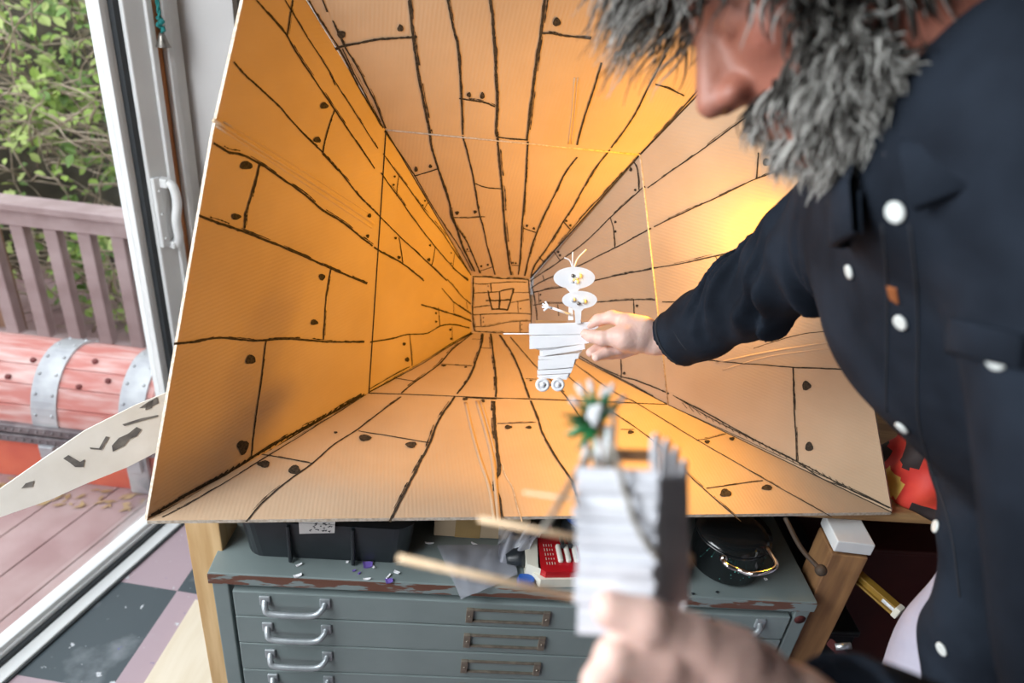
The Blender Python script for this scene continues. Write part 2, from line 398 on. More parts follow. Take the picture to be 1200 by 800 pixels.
p.ridge('P','251,141 320,185 400,236 438,262',.0030).ridge('P','253,147 320,190 400,243 436,267',.0024).ridge('P','262,143 330,184 436,252',.0016)
edge_tube(p, FBL, FTL, 2, .0012)
p.build('side_panel', tunnel, 'near left-hand cardboard panel glowing orange')
p = Panel(PLF, [FBL, FTL, TEL, EL], DD)
p.stroke('E','127,132 210,245 260,310 345,430 400,495 450,560 500,640 580,755',W2*.8).stroke('E','135,15 230,152 290,247 360,372 450,512 520,612 590,740',W2)
p.stroke('E','117,232 200,345 300,490 395,615 490,725 570,795',W2*.9).stroke('E','75,420 105,455 210,560 300,640 380,715 460,795',W2*.9)
p.stroke('E','80,620 150,665 230,710 340,795',W2*1.2).stroke('F','0,420 90,490 180,545',W2*.8).stroke('F','-50,215 0,270 80,365 170,450',W2*.7).stroke('F','0,110 80,175 150,220',W2*.6).stroke('F','-100,300 0,418',W2*.6)
p.stroke('E','210,250 200,310 198,355',W2*.7).stroke('E','362,385 340,425',W2*.7).stroke('E','210,570 222,640 230,712',W2*.8).stroke('E','398,620 390,680 378,718',W2*.7).stroke('E','500,655 490,725',W2*.6)
p.dots('E',(187,252,6),(182,295,6),(345,378,5),(333,402,5),(192,572,7),(210,673,9),(372,610,6),(365,685,9),(482,650,4),(482,703,4))
p.stroke('C','820,122 900,110 950,97 1020,92 1065,68 1110,62 1170,72',W2*1.1).stroke('C','1000,-10 1065,10 1130,30 1178,50',W2)
p.stroke('C','960,97 965,150 968,205',W2*.8).stroke('C','1060,0 1065,68',W2*.8).stroke('C','1108,68 1110,116',W2*.6)
p.dots('C',(940,128,6),(950,183,8),(1052,20,4),(1052,50,4),(1102,78,4),(1105,110,4))
p.stroke('F','10,420 12,540',W2*.5,twin=False).stroke('F','130,430 140,495',W2*.5,twin=False)
p.stroke('C','820,295 900,250 1000,195 1100,130 1178,88',W2).stroke('C','815,288 900,240 960,208',W2*.8)
p.stroke('C','860,268 930,232',.0018,1,twin=False).stroke('C','1060,155 1110,126',.0018,1,twin=False)
p.build('side_panel', tunnel, 'far left-hand cardboard panel, the brightest orange')
# ---- ceiling
p = Panel(PTN, [FTL, TLF, TRF, FTR], DD)
p.stroke('D','70,-10 95,55',W2).stroke('D','120,95 150,160 180,230 230,310 270,380 320,480 368,600',W2).stroke('D','165,225 220,340 280,450 305,510 345,590',W2*.7).stroke('D','8,0 62,95 104,160 154,240 234,390 304,510 364,606',W2*.8)
p.stroke('D','120,242 150,222 230,205 330,185 430,177 515,172',W1).dots('D',(160,160,20,20),(437,130,14,17))
p.stroke('D','478,-60 480,0 490,100 500,200 520,340 545,470 570,590 576,625',W1*1.3).stroke('D','650,-60 660,0 680,110 705,220 715,340 722,480 730,630',W1)
p.stroke('D','712,460 780,470 830,478 880,498',W1).dots('D',(758,443,10,12),(821,447,11,16))
p.stroke('D','850,-60 857,0 868,110 878,230 882,350 888,480 885,600 890,640',W1*1.3).stroke('D','1120,-60 1115,0 1100,120 1085,220 1065,370 1045,520 1030,655',W1*1.3)
p.stroke('D','890,642 950,650 1035,655',W1).stroke('D','1097,155 1150,155 1200,165 1330,180',W1).dot('D',1170,102,18,21)
p.stroke('H','350,-90 320,10 280,130 253,232',W1*.9).stroke('H','600,-120 535,0 490,90 440,170 387,243',W1*.9).stroke('H','560,-5 610,10 640,25 672,40',W1*.8)
p.ridge('H','246,-30 236,100 222,228',.0022).ridge('H','258,-30 246,100 232,228',.0018)
p.stroke('H','505,262 590,170 680,70 760,-20',W2)
edge_tube(p, FTL, FTR, 1, .0012); edge_tube(p, FTR, TRF, 2, .0013)
p.build('ceiling_panel', tunnel, 'near overhead cardboard panel')
p = Panel(PTF, [FTL, FTR, TER, TEL], DD)
p.stroke('H','62,218 58,330 50,460 40,620 25,738',W2*1.2).stroke('E','725,50 735,150 750,300 765,500 778,650 797,765',W2*1.6).stroke('E','543,40 570,140 600,260 625,400 655,530 690,680 712,762',W2*1.1)
p.stroke('E','372,30 382,100 402,170 440,280 475,380 490,460 515,520 540,600 575,680 605,745',W2*1.5).stroke('E','490,465 520,520 560,580 590,650 635,755',W2*1.1)
p.stroke('E','1140,150 1067,240 1020,340 960,460 930,540 900,620 880,700 865,768',W2*1.2).stroke('H','383,250 310,345 240,470 200,530 140,630 90,700 74,742',W2*1.2)
p.stroke('E','290,248 350,232 412,212',W2).stroke('E','490,465 560,465 660,460',W2).stroke('E','607,287 660,306 745,315',W2).stroke('E','860,520 925,543',W2).stroke('E','797,713 835,715',W2).stroke('E','560,640 592,640',W2*.8).stroke('E','625,745 700,722',W2*.8).stroke('E','940,668 965,695',W2)
p.dots('E',(300,213,10,14),(375,197,9,10),(514,440,11,10),(608,435,9,9),(878,507,7),(914,521,7),(805,700,5),(820,702,5),(567,630,5),(640,718,6),(674,710,6))
p.dots('H',(212,528,5),(228,545,5)).stroke('H','200,530 228,562',W2)
p.stroke('H','72,748 165,642 245,547 380,397 503,264',W2*.8).stroke('E','140,18 232,153 292,248 362,373 452,512 522,612 592,742',W2*.7)
edge_tube(p, FTR, TER, 2, .0013); edge_tube(p, FTL, TEL, 2, .0009)
p.build('ceiling_panel', tunnel, 'far overhead cardboard panel')
# ---- end
p = Panel(PE, [EL, TEL, TER, ER], UPZ)
k = .0034
p.stroke('F','190,190 330,197 470,214 560,210 718,220',k*1.3).stroke('F','200,255 320,262 400,250 560,240 700,242',k*.8).stroke('F','200,345 330,340 430,332 490,318 570,302',k*.9).stroke('F','570,340 720,340',k*.7)
p.stroke('F','196,200 195,340 192,480 200,640 210,700',k*1.3).stroke('F','180,205 182,330 180,480',.002,1,twin=False).stroke('F','716,222 725,350 738,470 742,570 736,700',k*1.1)
p.stroke('F','335,320 352,420 372,495',k*1.5).stroke('F','365,497 440,496 520,505',k*1.6).stroke('F','518,505 545,430 562,360 576,302',k*1.5).stroke('F','440,328 442,410 438,495',k*1.3).stroke('F','315,416 380,420 440,415 555,408',k*1.6)
p.stroke('F','440,332 500,318 575,302',k)
p.stroke('F','200,480 280,468 355,460',k*.9).stroke('F','200,548 400,542 540,535 735,542',k).stroke('F','545,435 640,420 720,405',k*.8).stroke('F','615,420 618,530',k*.6,twin=False).stroke('F','200,660 340,655 470,628 600,610 740,606',k*.9)
p.stroke('F','266,548 270,655',k*.8).stroke('F','633,610 636,715',k*.8).stroke('F','212,702 370,712 500,715 735,722',k).stroke('F','360,258 366,338',k)
p.dots('F',(335,280,6),(290,575,6),(290,615,6),(650,640,6),(650,685,6),(640,490,6))
p.build('end_panel', tunnel, 'small square end panel with a window drawn on it')
# ---- floor
p = Panel(PF, [BL, FBL, FBR, BR], DD)
p.stroke('C','385,755 440,690 520,620 620,550 700,480 780,430 850,375 930,315',W1*.9).stroke('C','890,755 930,680 980,580 1030,480 1060,400 1120,312',W1*1.25)
p.stroke('G','528,765 515,680 500,620 520,570 510,480 498,390 496,300',W1*1.7).stroke('G','850,770 820,665 800,610 740,520 690,430 670,370 640,298',W1*1.2)
p.stroke('P','655,455 667,470 700,520 760,612',W2).stroke('P','700,474 727,489.5 767,518.5 807,556.6 868,611',W2*.9).stroke('P','735,467 747,473 809,511 894,560 975,606',W2*.9)
p.stroke('C','440,517 530,533 620,550',W1*.8).stroke('C','780,435 900,455 1030,477',W1*.7).dots('C',(447,552,22,13),(556,573,22,16),(803,460,22,12),(965,484,20,11),(700,441,7,4),(1155,323,9,5))
p.stroke('G','510,388 580,385 660,383',W2*.8).dots('G',(552,402,14,8),(632,403,12,6),(452,300,9,6),(383,293,10,5))
p.stroke('I','375,513 420,505 470,492',W2*.8).stroke('I','407,668 500,655 590,643',W2*.9).dots('I',(410,518,9,6),(490,508,9,6),(469,684,18,13),(603,666,17,9),(163,487,10,6)).stroke('I','130,478 175,478',W2*.8)
p.stroke('P','432,461 505,463 580,467',W2*.9,twin=False).stroke('P','545,466 582,467.5',W1).stroke('P','580,467 622,467 690,470 783,474',W2*.5,twin=False)
p.ridge('G','430,300 460,400 490,520 505,650 515,765',.0045).ridge('G','385,305 412,420 440,520 480,640 500,765',.0038).ridge('G','445,300 475,400 500,500',.0032)
p.stroke('G','528,545 545,600 570,640 590,720 605,772',.0026,1,twin=False)
p.stroke('C','90,738 180,692 300,622 420,550 520,487 620,425 720,362 806,308',W2*.8)
edge_tube(p, FBL, FBR, 2, .0008)
p.build('floor_panel', tunnel, 'near beige cardboard floor panel')
p = Panel(PF, [FBL, EL, ER, FBR], DD)
p.stroke('C','930,303 980,262 1060,205 1110,150 1182,92',W2*1.2).stroke('G','352,272 400,210 430,130 450,70 453,37',W2*1.6).stroke('G','503,285 503,200 492,110 483,37',W2*1.6).stroke('G','635,288 610,210 570,120 520,42',W2*1.6)
p.stroke('G','560,50 600,98 660,165 770,265',W2).stroke('P','622,395 650,427 690,462',W2*.8).stroke('P','640,400 676,428 709,453 735,468',W2*.8)
p.stroke('C','910,250 985,262',W2*.9).stroke('C','1070,200 1180,207',W2*.9).dots('C',(1080,206,9,3),(1157,211,5,3)).stroke('G','410,58 450,60',W2*.6).stroke('G','445,92 490,95',W2*.8).stroke('G','620,213 662,215',W2*.8).dots('G',(640,220,6,3))
p.stroke('C','830,292 900,256 1000,202 1100,138 1180,92',W2*.9)
p.build('floor_panel', tunnel, 'far cardboard floor panel')
# ---- right side
W1, W2 = .0042, .0034
p = Panel(PRN, [BR, FBR, FTR, TRF], DD)
p.stroke('H','530,400 620,335 720,265 820,190 1000,60',W2).stroke('H','555,552 650,505 760,455 860,410 950,368 1030,335 1200,250',W2*1.1).stroke('H','560,712 680,690 800,662 940,630 1065,610 1300,560',W2*1.1)
p.stroke('H','963,262 955,365',W2*1.1).stroke('H','795,665 820,730 840,785 850,840',W2).dots('H',(995,300,16,15),(852,698,13,18))
p.stroke('I','265,65 320,65 370,70 520,80',W2).stroke('I','390,250 500,262 600,268 690,275 780,278 900,285',W1*.9).stroke('I','688,275 690,400 697,490 700,580',W1*.9).dots('I',(732,335,15,15),(740,532,13,15))
p.stroke('I','310,372 400,420 500,475 600,530 700,580 780,635 870,670 1000,730',W2*1.2).stroke('I','300,366 420,440 520,490 650,555 740,600 850,660 960,712',W2*.9)
for i in range(26):
    t = i/26; x = 330+560*t; y = 395+280*t
    p.stroke('I', f'{x:.1f},{y-5:.1f} {x+16:.1f},{y+14:.1f}', W2*.6, twin=False)
p.stroke('I','287,398 480,488 700,590 900,678 1008,733',W2*.7,twin=False)
p.stroke('I','560,215 700,175 800,160 890,150',W2*.6,twin=False)
p.ridge('I','440,262 600,228 780,200 900,185',.0022).ridge('I','460,285 620,240 900,205',.0016)
p.stroke('H','507,262 592,170 682,70',W2*.8,twin=False)
edge_tube(p, FBR, FTR, 1, .0016); edge_tube(p, BR, FBR, 2, .0012)
p.build('side_panel', tunnel, 'near right-hand beige cardboard panel')
p = Panel(PRF, [FBR, ER, TER, FTR], DD)
p.stroke('H','70,765 190,685 290,610 385,515 500,408 522,396',W2).stroke('H','75,792 130,760 260,705 330,670 405,632 480,590 545,558',W2).stroke('J','20,290 100,272 170,262 330,230',W2).stroke('H','330,760 430,738 560,712',W2*1.2)
p.stroke('J','20,350 80,340 180,338 320,335',W2*.8).stroke('J','320,335 410,328 500,322 600,325',W2*1.1)
p.stroke('H','470,285 490,330 497,408',W2*1.1).stroke('H','385,515 397,560 403,635',W2*1.1).stroke('H','165,648 190,685',W2).stroke('H','120,740 128,765',W2)
p.dots('H',(465,328,6,8),(482,408,5),(405,533,5),(405,570,5),(182,650,5),(188,663,5)).dots('J',(507,352,7),(55,300,4),(55,328,4),(450,590,6),(447,668,7))
p.stroke('J','490,320 495,425',W2*1.1).stroke('J','45,290 48,340',W2*.8).stroke('J','135,345 140,400',W2).stroke('J','430,560 432,690',W2*1.2)
p.stroke('I','0,240 60,275 130,305 180,318 250,345 287,362',W2*1.1,jit=1.2).stroke('I','0,255 130,313 283,398',W2*1.2).stroke('H','72,755 165,645 245,548 380,398 500,268',W2*.7,twin=False)
p.stroke('P','622.5,327 626,350 629,372 630,390',W2*1.1)
edge_tube(p, FBR, ER, 2, .0014)
p.build('side_panel', tunnel, 'far right-hand beige cardboard panel')

# ================================================================== ROOM
Pw1 = V(-.964,1.611,0); Pw0 = V(-1.136,1.002,0); WD = unit(Pw0-Pw1); WN = V(-WD[1], WD[0], 0)   # along the door towards the camera; normal
if WN @ (EYE*[1,1,0]-Pw1) < 0: WN = -WN      # into the room
AXW = [WD, WN, UPZ]
def wp(s_, n_, z_): return Pw1 + WD*s_ + WN*n_ + UPZ*z_
def wbox(mb, s0, s1, n0, n1, z0, z1, mi=0, bevel=0.): return mb.box(wp((s0+s1)/2,(n0+n1)/2,(z0+z1)/2), (abs(s1-s0),abs(n1-n0),abs(z1-z0)), AXW, mi, bevel)
DOORW = 2.3; ZH = 2.1; CEIL = 2.6
back = wp(-1.5,0,0)
def quad_floor(name, pts, z0, z1, mat): return struct(name, MB().prism([V(x,y,z1) for x,y in pts], V(0,0,z0-z1)), mat, origin=(0,0,0))
cnr = wp(DOORW+2.2,0,0); bcx = wp(-.205,0,0)
XR = 2.0; YB = bcx[1]
quad_floor('floor', [(cnr[0],cnr[1]),(bcx[0],bcx[1]),(XR,YB),(XR,-2.2),(cnr[0],-2.2)], -.05, 0, M['floor'])
struct('wall_back', MB().box(((bcx[0]+XR)/2+.05, YB+.05, CEIL/2), (XR-bcx[0]+.1,.1,CEIL)), M['wall'])
struct('wall_front', MB().box(((cnr[0]+XR)/2,-2.25,CEIL/2),(XR-cnr[0]+.2,.1,CEIL)), M['wall_dim'])
struct('wall_right', MB().box((XR+.05,(YB-2.2)/2,CEIL/2), (.1,YB+2.2,CEIL)), M['wall_dim'])
struct('ceiling', MB().prism([V(x,y,CEIL) for x,y in [(cnr[0]-.1,cnr[1]),(bcx[0]-.1,bcx[1]+.1),(XR+.1,YB+.1),(XR+.1,-2.2),(cnr[0]-.1,-2.2)]], V(0,0,.08)), M['wall_shade'])
mb = MB()
wbox(mb,-.30,-.135,-.12,0,0,CEIL); wbox(mb,-.135,DOORW,-.12,0,ZH,CEIL); wbox(mb,DOORW,DOORW+2.2,-.12,0,0,CEIL)
struct('wall_left', mb, M['wall'])
q = onp(278,10,(V(0,YB,0),V(0,1.,0))); mb = MB(); mb.box((q[0],YB-.006,CEIL/2),(.012,.012,CEIL)); struct('trim_1', mb, M['dark_brown'])
mb = MB(); wbox(mb,-.195,-.135,0,.012,0,ZH,0,.004); wbox(mb,-.155,-.135,0,.022,0,ZH,0,.004); struct('trim_2', mb, M['white_paint'])
mb = MB(); wbox(mb,-.135,-.104,-.06,.006,0,ZH,0,.003); struct('trim_3', mb, M['orange_wood'])
# patio door: frame, gasket, glass, handle, sill track
mb = MB()
wbox(mb,-.104,-.028,-.05,.012,.03,ZH,0,.004); wbox(mb,-.104,-.085,.012,.022,.03,ZH,0,.003); wbox(mb,-.028,DOORW,-.05,.0,ZH-.07,ZH,0,.004); wbox(mb,DOORW-.07,DOORW,-.05,.012,.03,ZH,0,.004)
wbox(mb,-.012,.012,-.05,-.012,.05,ZH-.05,2,.002)
wbox(mb,-.028,DOORW,-.05,.004,.0,.035,0,.004); wbox(mb,-.028,DOORW,-.012,.0,.035,.050,2,.002)
wbox(mb,-.028,-.012,-.03,.002,.035,ZH-.05,1); wbox(mb,-.012,DOORW,.004,.014,.004,.022,1); wbox(mb,-.1,DOORW,.014,.05,0,.012,0,.003); wbox(mb,-.1,DOORW,.05,.056,0,.007,1)
door = struct('door_1', mb, [M['upvc'], M['black_rubber'], M['upvc']])
mb = MB(); wbox(mb,.0,DOORW-.07,-.034,-.028,.05,ZH-.06); gl = mb.build('glass_pane', M['glass'], door)
mb = MB(); wbox(mb,-.054,-.028,.012,.024,.86,1.045,0,.004)
mb.tube(smooth_poly([wp(-.056,.03,1.03), wp(-.060,.050,1.025), wp(-.062,.056,.985), wp(-.057,.050,.935), wp(-.062,.046,.89), wp(-.069,.034,.865), wp(-.070,.026,.858)],5), .0115, 10)
wbox(mb,-.070,-.046,.012,.044,1.018,1.042,0,.004); wbox(mb,-.080,-.052,.012,.036,.852,.872,0,.004)
for z in (.885,.95,1.01): mb.lathe(wp(-.040,.024,z), [(.0001,0),(.004,0),(.004,.002),(.0001,.003)], WN, 10)
tag(mb.build('door_handle', M['upvc'], door), 'white lever door handle')

# ------------------------------------------------------------------ bell on a teal cord
hk = wp(-.115,.03,1.75)
bell = empty('hanging_bell', wp(-.112,.03,1.355), 'small grey metal bell on a knotted teal cord beside the glass door', 'bell')
B0 = wp(-.112,.03,1.375)
mb = MB(); mb.lathe(B0-V(0,0,.030), [(.0005,.032),(.005,.031),(.008,.024),(.012,.012),(.0165,.002),(.018,0),(.0155,0),(.010,.012),(.0005,.02)], (0,0,1), 20); mb.ball(B0-V(0,0,.029), .004); mb.build('bell_body', M['bell'], bell)
mb = MB()
for q in (0, math.pi):
    pts = [B0 + V(math.cos(a+q)*.0022, math.sin(a+q)*.0022, .01+.40*i/80) for i in range(81) for a in [i*.9]]
    mb.tube(pts, .0028, 6)
for i in range(9):
    a = i*1.1; mb.ball(B0+V(.006*math.cos(a), .005*math.sin(a), .008+.003*i), .0055, 8)
mb.tube([B0+V(0,0,-.002),B0+V(.004,0,.012)], .003, 6); mb.build('cord', M['teal'], bell)
mb = MB(); mb.tube([wp(-.112,.0,1.785), wp(-.112,.034,1.785), wp(-.112,.034,1.795)], .002, 6); mb.build('hook', M['steel'], bell)

# ================================================================== OUTSIDE
mb = MB(); ZD = -.17
for i in range(-9, 40):
    n0 = -.13 - i*.142
    if i < 0: continue
    wbox(mb,-3.6,3.2,n0-.138,n0,ZD-.03,ZD,0,.003)
deck = struct('deck_floor', mb, M['deck'])
struct('ground_outside', MB().box((-3.5,4.5,ZD-.4),(9,9,.1)), M['earth'])
# step / outer sill under the door
mb = MB(); wbox(mb,-.1,DOORW,-.085,-.05,ZD,-.02,0,.003); struct('trim_4', mb, M['cream_board'])
# railing
rail = empty('deck_railing', (-1.8,2.6,ZD), 'mauve painted wooden deck railing with square balusters behind the treasure chest', 'railing')
mb = MB(); mb.box((-2.1,2.6,.545),(3.4,.11,.035),None,0,.006); mb.box((-2.1,2.585,.495),(3.4,.04,.07),None,0,.004); mb.build('top_rail', M['rail_paint'], rail)
mb = MB(); mb.box((-2.1,2.6,-.10),(3.4,.04,.07),None,0,.004); mb.build('bottom_rail', M['rail_paint'], rail)
for i in range(-9, 6):
    x = -2.085 + .14*i*1.0 + .28
    if x < -3.6 or x > -.6: continue
    mb = MB(); mb.box((x,2.6,.195),(.055,.05,.60),None,0,.004); mb.build('baluster', M['rail_paint'], rail)
mb = MB(); mb.box((-2.30,2.66,.17),(.09,.09,.72),None,0,.005); mb.build('post', M['rail_brown'], rail)
# treasure chest on the deck
CY0, CY1, CX0, CX1, CZ = 1.80, 2.16, -2.25, -1.155, .055
chest = empty('treasure_chest', ((CX0+CX1)/2,(CY0+CY1)/2,ZD), 'red wooden treasure chest with arched lid and grey straps on the deck outside', 'chest')
cy = (CY0+CY1)/2; ry = (CY1-CY0)/2; rz = .215
def arc(n, r=1., y=0.): return [V(0, cy - ry*r*math.cos(math.pi*i/n), CZ+.02+rz*r*math.sin(math.pi*i/n)) for i in range(n+1)]
mb = MB(); mb.box(((CX0+CX1)/2,cy,(ZD+CZ-.02)/2),(CX1-CX0-.02,CY1-CY0-.02,CZ-.02-ZD),None,0,.004); mb.build('body', M['chest_red'], chest)
lid = None
mb = MB(); n = 9
A_ = arc(n)
for i in range(n):      # separate planks around the arch
    a, b = A_[i], A_[i+1]; c = (a+b)/2; d = unit(b-a); nn_ = unit(np.cross(d, V(1,0,0)))
    if nn_ @ (c-V(0,cy,CZ)) < 0: nn_ = -nn_
    mb.box(V((CX0+CX1)/2, c[1], c[2])-nn_*.008, (CX1-CX0-.03, np.linalg.norm(b-a)-.002, .018), [V(1,0,0), d, nn_], 0, .004)
for xe in (CX0+.018, CX1-.018):
    mb.prism([V(xe,q[1],q[2]) for q in arc(24,.97)], V(.012,0,0))
for (x, dy, dz) in [(-1.66,.25,0),(-1.60,.36,0),(-1.72,.33,0),(-1.42,.24,0),(-1.33,.29,0),(-1.40,.40,0),(-1.86,.3,0)]:
    th = math.pi*dy; q = V(x, cy-ry*1.012*math.cos(th), CZ+.02+rz*1.012*math.sin(th)); nr = unit(V(0,-math.cos(th)/ry, math.sin(th)/rz))
    mb.lathe(q, [(.0001,-.012),(.010,-.012),(.009,.004),(.0001,.004)], nr, 10, 1)
lid = mb.build('lid', [M['chest_plank'], M['knot']], chest)
for xs in (-1.97,-1.53,-1.235):
    mb = MB(); w = .085; A2 = arc(28, 1.03); A3 = arc(28, .99)
    vs = []
    for a, b in zip(A2, A3): vs += [V(xs-w/2,a[1],a[2]),V(xs+w/2,a[1],a[2]),V(xs+w/2,b[1],b[2]),V(xs-w/2,b[1],b[2])]
    fs = [(4*i+k,4*i+(k+1)%4,4*i+4+(k+1)%4,4*i+4+k) for i in range(28) for k in range(4)]
    mb.add(vs, fs, 0)
    for i in range(2, 27, 3):
        a = A2[i]; nr = unit(V(0,(a[1]-cy)/ry**2,(a[2]-CZ-.02)/rz**2))
        for sx in (-.028,.028): mb.ball(V(xs+sx,a[1],a[2]), .006, 8)
    mb.build('strap', M['strap'], chest)
    mb = MB(); mb.box((xs,CY0-.006,(ZD+CZ)/2-.01),(.075,.02,CZ-ZD-.04),None,0,.004); mb.box((xs,CY0-.022,-.02),(.05,.02,.07),None,0,.004); mb.build('corner_strap', M['strap'], chest)
mb = MB()
for z in (CZ+.012, CZ-.028):
    mb.box(((CX0+CX1)/2,CY0-.004,z),(CX1-CX0,.03,.032),None,0,.004)
    for i in range(40): mb.ball(V(CX0+.02+i*.027,CY0-.020,z), .005, 6)
mb.box(((CX0+CX1)/2,cy,CZ-.008),(CX1-CX0,CY1-CY0,.012))
mb.build('iron_trim', M['dark_iron'], chest)
# leaf litter on the deck
mb = MB()
for i in range(70):
    x = random.uniform(-1.95,-1.2); y = random.uniform(1.69,1.79); a = random.random()*6; l = random.uniform(.01,.03)
    c = V(x,y,ZD+.006); u = V(math.cos(a),math.sin(a),random.uniform(-.2,.2))*l; v = V(-math.sin(a),math.cos(a),.2)*l*.35
    mb.add([c-u,c+v,c+u,c-v],[(0,1,2,3)],0)
tag(mb.build('leaf_litter', M['dry_leaf']), 'dry brown leaves scattered on the deck in front of the chest', 'leaves', kind='stuff')
# bank and shrubs beyond the railing
mb = MB(); nx, nz = 60, 30; vs = []
for j in range(nz):
    for i in range(nx):
        x = -6+7.5*i/(nx-1); t = j/(nz-1); z = ZD-.3 + 3.6*t
        vs.append(V(x, 3.35+1.1*t+.10*math.sin(5*x+3*t)+.07*math.sin(11*x-9*t)+random.uniform(-.05,.05), z))
mb.add(vs, [(j*nx+i,j*nx+i+1,(j+1)*nx+i+1,(j+1)*nx+i) for j in range(nz-1) for i in range(nx-1)],0,True)
struct('bank_outside', mb, M['earth'])
def leaf(mb, c, d, nrm, L, mi):
    d = unit(d); s = unit(np.cross(d, nrm)); n = np.cross(s, d); w = L*.36
    pr = [(0,0,0),(.3,.8,.06),(.6,.85,.04),(1,0,-.12),(.6,-.85,.04),(.3,-.8,.06),(.45,0,-.05)]
    vs = [c + d*L*a + s*w*b + n*L*e for a, b, e in pr]
    mb.add(vs, [(0,1,6),(1,2,6),(2,3,6),(3,4,6),(4,5,6),(5,0,6)], mi)
def shrub(cx, cy_, cz, rx, ry_, rz_, n, label, pal, seed, L=(.035,.07)):
    R = random.Random(seed); t = empty('ivy_shrub', (cx,cy_,ZD), label, 'shrub', 'leafy shrubs on the bank beyond the railing')
    mb = MB(); br = MB()
    for k in range(60):
        p0 = V(cx+R.uniform(-rx,rx), cy_+R.uniform(-.25,.2), max(ZD, cz-rz_*R.uniform(-.6,1))); ang = R.uniform(-1.3,1.3)
        d = V(math.sin(ang), -.35, math.cos(ang)*R.choice([1,1,.4])); pts = [p0]
        for s_ in range(7):
            d = unit(d + V(R.uniform(-.4,.4), R.uniform(-.25,.2), R.uniform(-.3,.15))); pts.append(pts[-1]+d*rz_*.24)
        pts = [V(q[0], max(q[1],2.72), max(q[2],ZD-.2)) for q in pts]
        br.tube(pts, [R.uniform(.003,.008)*(1-.1*i) for i in range(len(pts))], 5)
    for k in range(n//7):
        th, ph = R.uniform(0,6.28), math.acos(R.uniform(-1,1)); rr = R.uniform(.35,1)**.5
        cc = V(cx+rx*rr*math.sin(ph)*math.cos(th), cy_+ry_*rr*math.sin(ph)*math.sin(th), cz+rz_*rr*math.cos(ph))
        mi = R.choices([0,1,2], pal)[0]
        for q in range(7):
            c = cc + V(R.gauss(0,.05), R.gauss(0,.04), R.gauss(0,.05))
            if c[1] < 2.70: c[1] = 2.70
            leaf(mb, c, V(R.uniform(-1,1),R.uniform(-.8,.3),R.uniform(-.9,.6)), unit(V(R.uniform(-.5,.5),-.6,1)), R.uniform(*L), mi)
    mb.build('foliage', [M['leaf_a'],M['leaf_b'],M['leaf_c']], t); br.build('branches', M['branch'], t)
shrub(-2.62,3.25,.95,.42,.28,.38,560,'bright green leafy shrub high on the bank at the left edge of the glass',(5,3,3),1)
shrub(-2.15,3.20,.72,.30,.25,.26,420,'fresh green ivy clump above the middle of the deck railing',(4,2,4),2)
shrub(-2.0,3.45,1.22,.45,.28,.28,360,'thin twiggy shrub at the top of the bank, upper part of the glass',(2,3,2),3)
shrub(-2.42,3.05,.18,.45,.2,.28,240,'low ivy growing behind the balusters at the left',(5,3,2),4)
shrub(-1.85,2.95,.10,.25,.16,.28,240,'low ivy showing between the balusters close to the door frame',(6,2,2),5)
shrub(-1.68,3.25,.58,.26,.25,.28,300,'yellowish ivy clump above the railing next to the door frame',(3,2,4),6)

# ================================================================== WORK TABLE
ca = onz(242.5,671,.70); cb_ = onz(958.5,706,.70)      # front corners of the plan chest top
E1 = unit(cb_-ca); E2 = V(-E1[1], E1[0], 0); CW = np.linalg.norm(cb_-ca)
AXC = [E1, E2, UPZ]
tf = V(.751,.938,0)                                     # a point on the table's front edge
def tp(s_, d_, z_): return tf + E1*s_ + E2*d_ + UPZ*z_
def tbox(mb, s0, s1, d0, d1, z0, z1, mi=0, bevel=.0): return mb.box(tp((s0+s1)/2,(d0+d1)/2,(z0+z1)/2),(s1-s0,d1-d0,z1-z0),AXC,mi,bevel)
table = empty('work_table', tp(-.6,.4,0), 'pale wooden work table on square posts that carries the cardboard tunnel', 'table')
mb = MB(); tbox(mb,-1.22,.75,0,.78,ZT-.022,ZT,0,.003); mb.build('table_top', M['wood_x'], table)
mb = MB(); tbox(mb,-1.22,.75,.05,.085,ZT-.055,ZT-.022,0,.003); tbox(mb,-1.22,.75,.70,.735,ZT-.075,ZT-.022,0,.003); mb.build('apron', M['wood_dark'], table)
mb = MB(); lx0 = onp(214,617,(V(0,.80,0),V(0,1.,0)))[0]
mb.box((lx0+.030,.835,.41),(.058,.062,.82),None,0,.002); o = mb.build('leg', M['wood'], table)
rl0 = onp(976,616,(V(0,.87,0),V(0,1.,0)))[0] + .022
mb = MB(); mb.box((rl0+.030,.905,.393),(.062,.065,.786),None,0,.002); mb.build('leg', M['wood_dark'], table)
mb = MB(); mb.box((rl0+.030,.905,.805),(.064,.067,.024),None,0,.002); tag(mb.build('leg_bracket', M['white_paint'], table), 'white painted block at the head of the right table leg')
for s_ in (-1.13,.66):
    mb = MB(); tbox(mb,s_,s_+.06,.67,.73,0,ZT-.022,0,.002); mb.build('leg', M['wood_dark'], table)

# ================================================================== PLAN CHEST
PCF = (ca, -E2)
def cp(s_, d_, z_): return V(ca[0],ca[1],0) + E1*s_ + E2*d_ + UPZ*z_
def cbox(mb, s0, s1, d0, d1, z0, z1, mi=0, bevel=.0): return mb.box(cp((s0+s1)/2,(d0+d1)/2,(z0+z1)/2),(s1-s0,d1-d0,z1-z0),AXC,mi,bevel)
def cpx(px, py):
    q = onp(px, py, PCF); return (q-ca)@E1, q[2]
zl = cpx(245,683)[1]
pc = empty('plan_chest', cp(CW/2,.3,0), 'grey-green metal plan chest with shallow drawers and chipped top edge', 'plan chest')
mb = MB(); cbox(mb,.01,CW-.01,.012,.60,.03,zl,0,.003); cbox(mb,.004,.03,.002,.02,.03,zl,0,.002); cbox(mb,CW-.03,CW-.004,.002,.02,.03,zl,0,.002); cbox(mb,.02,CW-.02,.03,.58,0,.03)
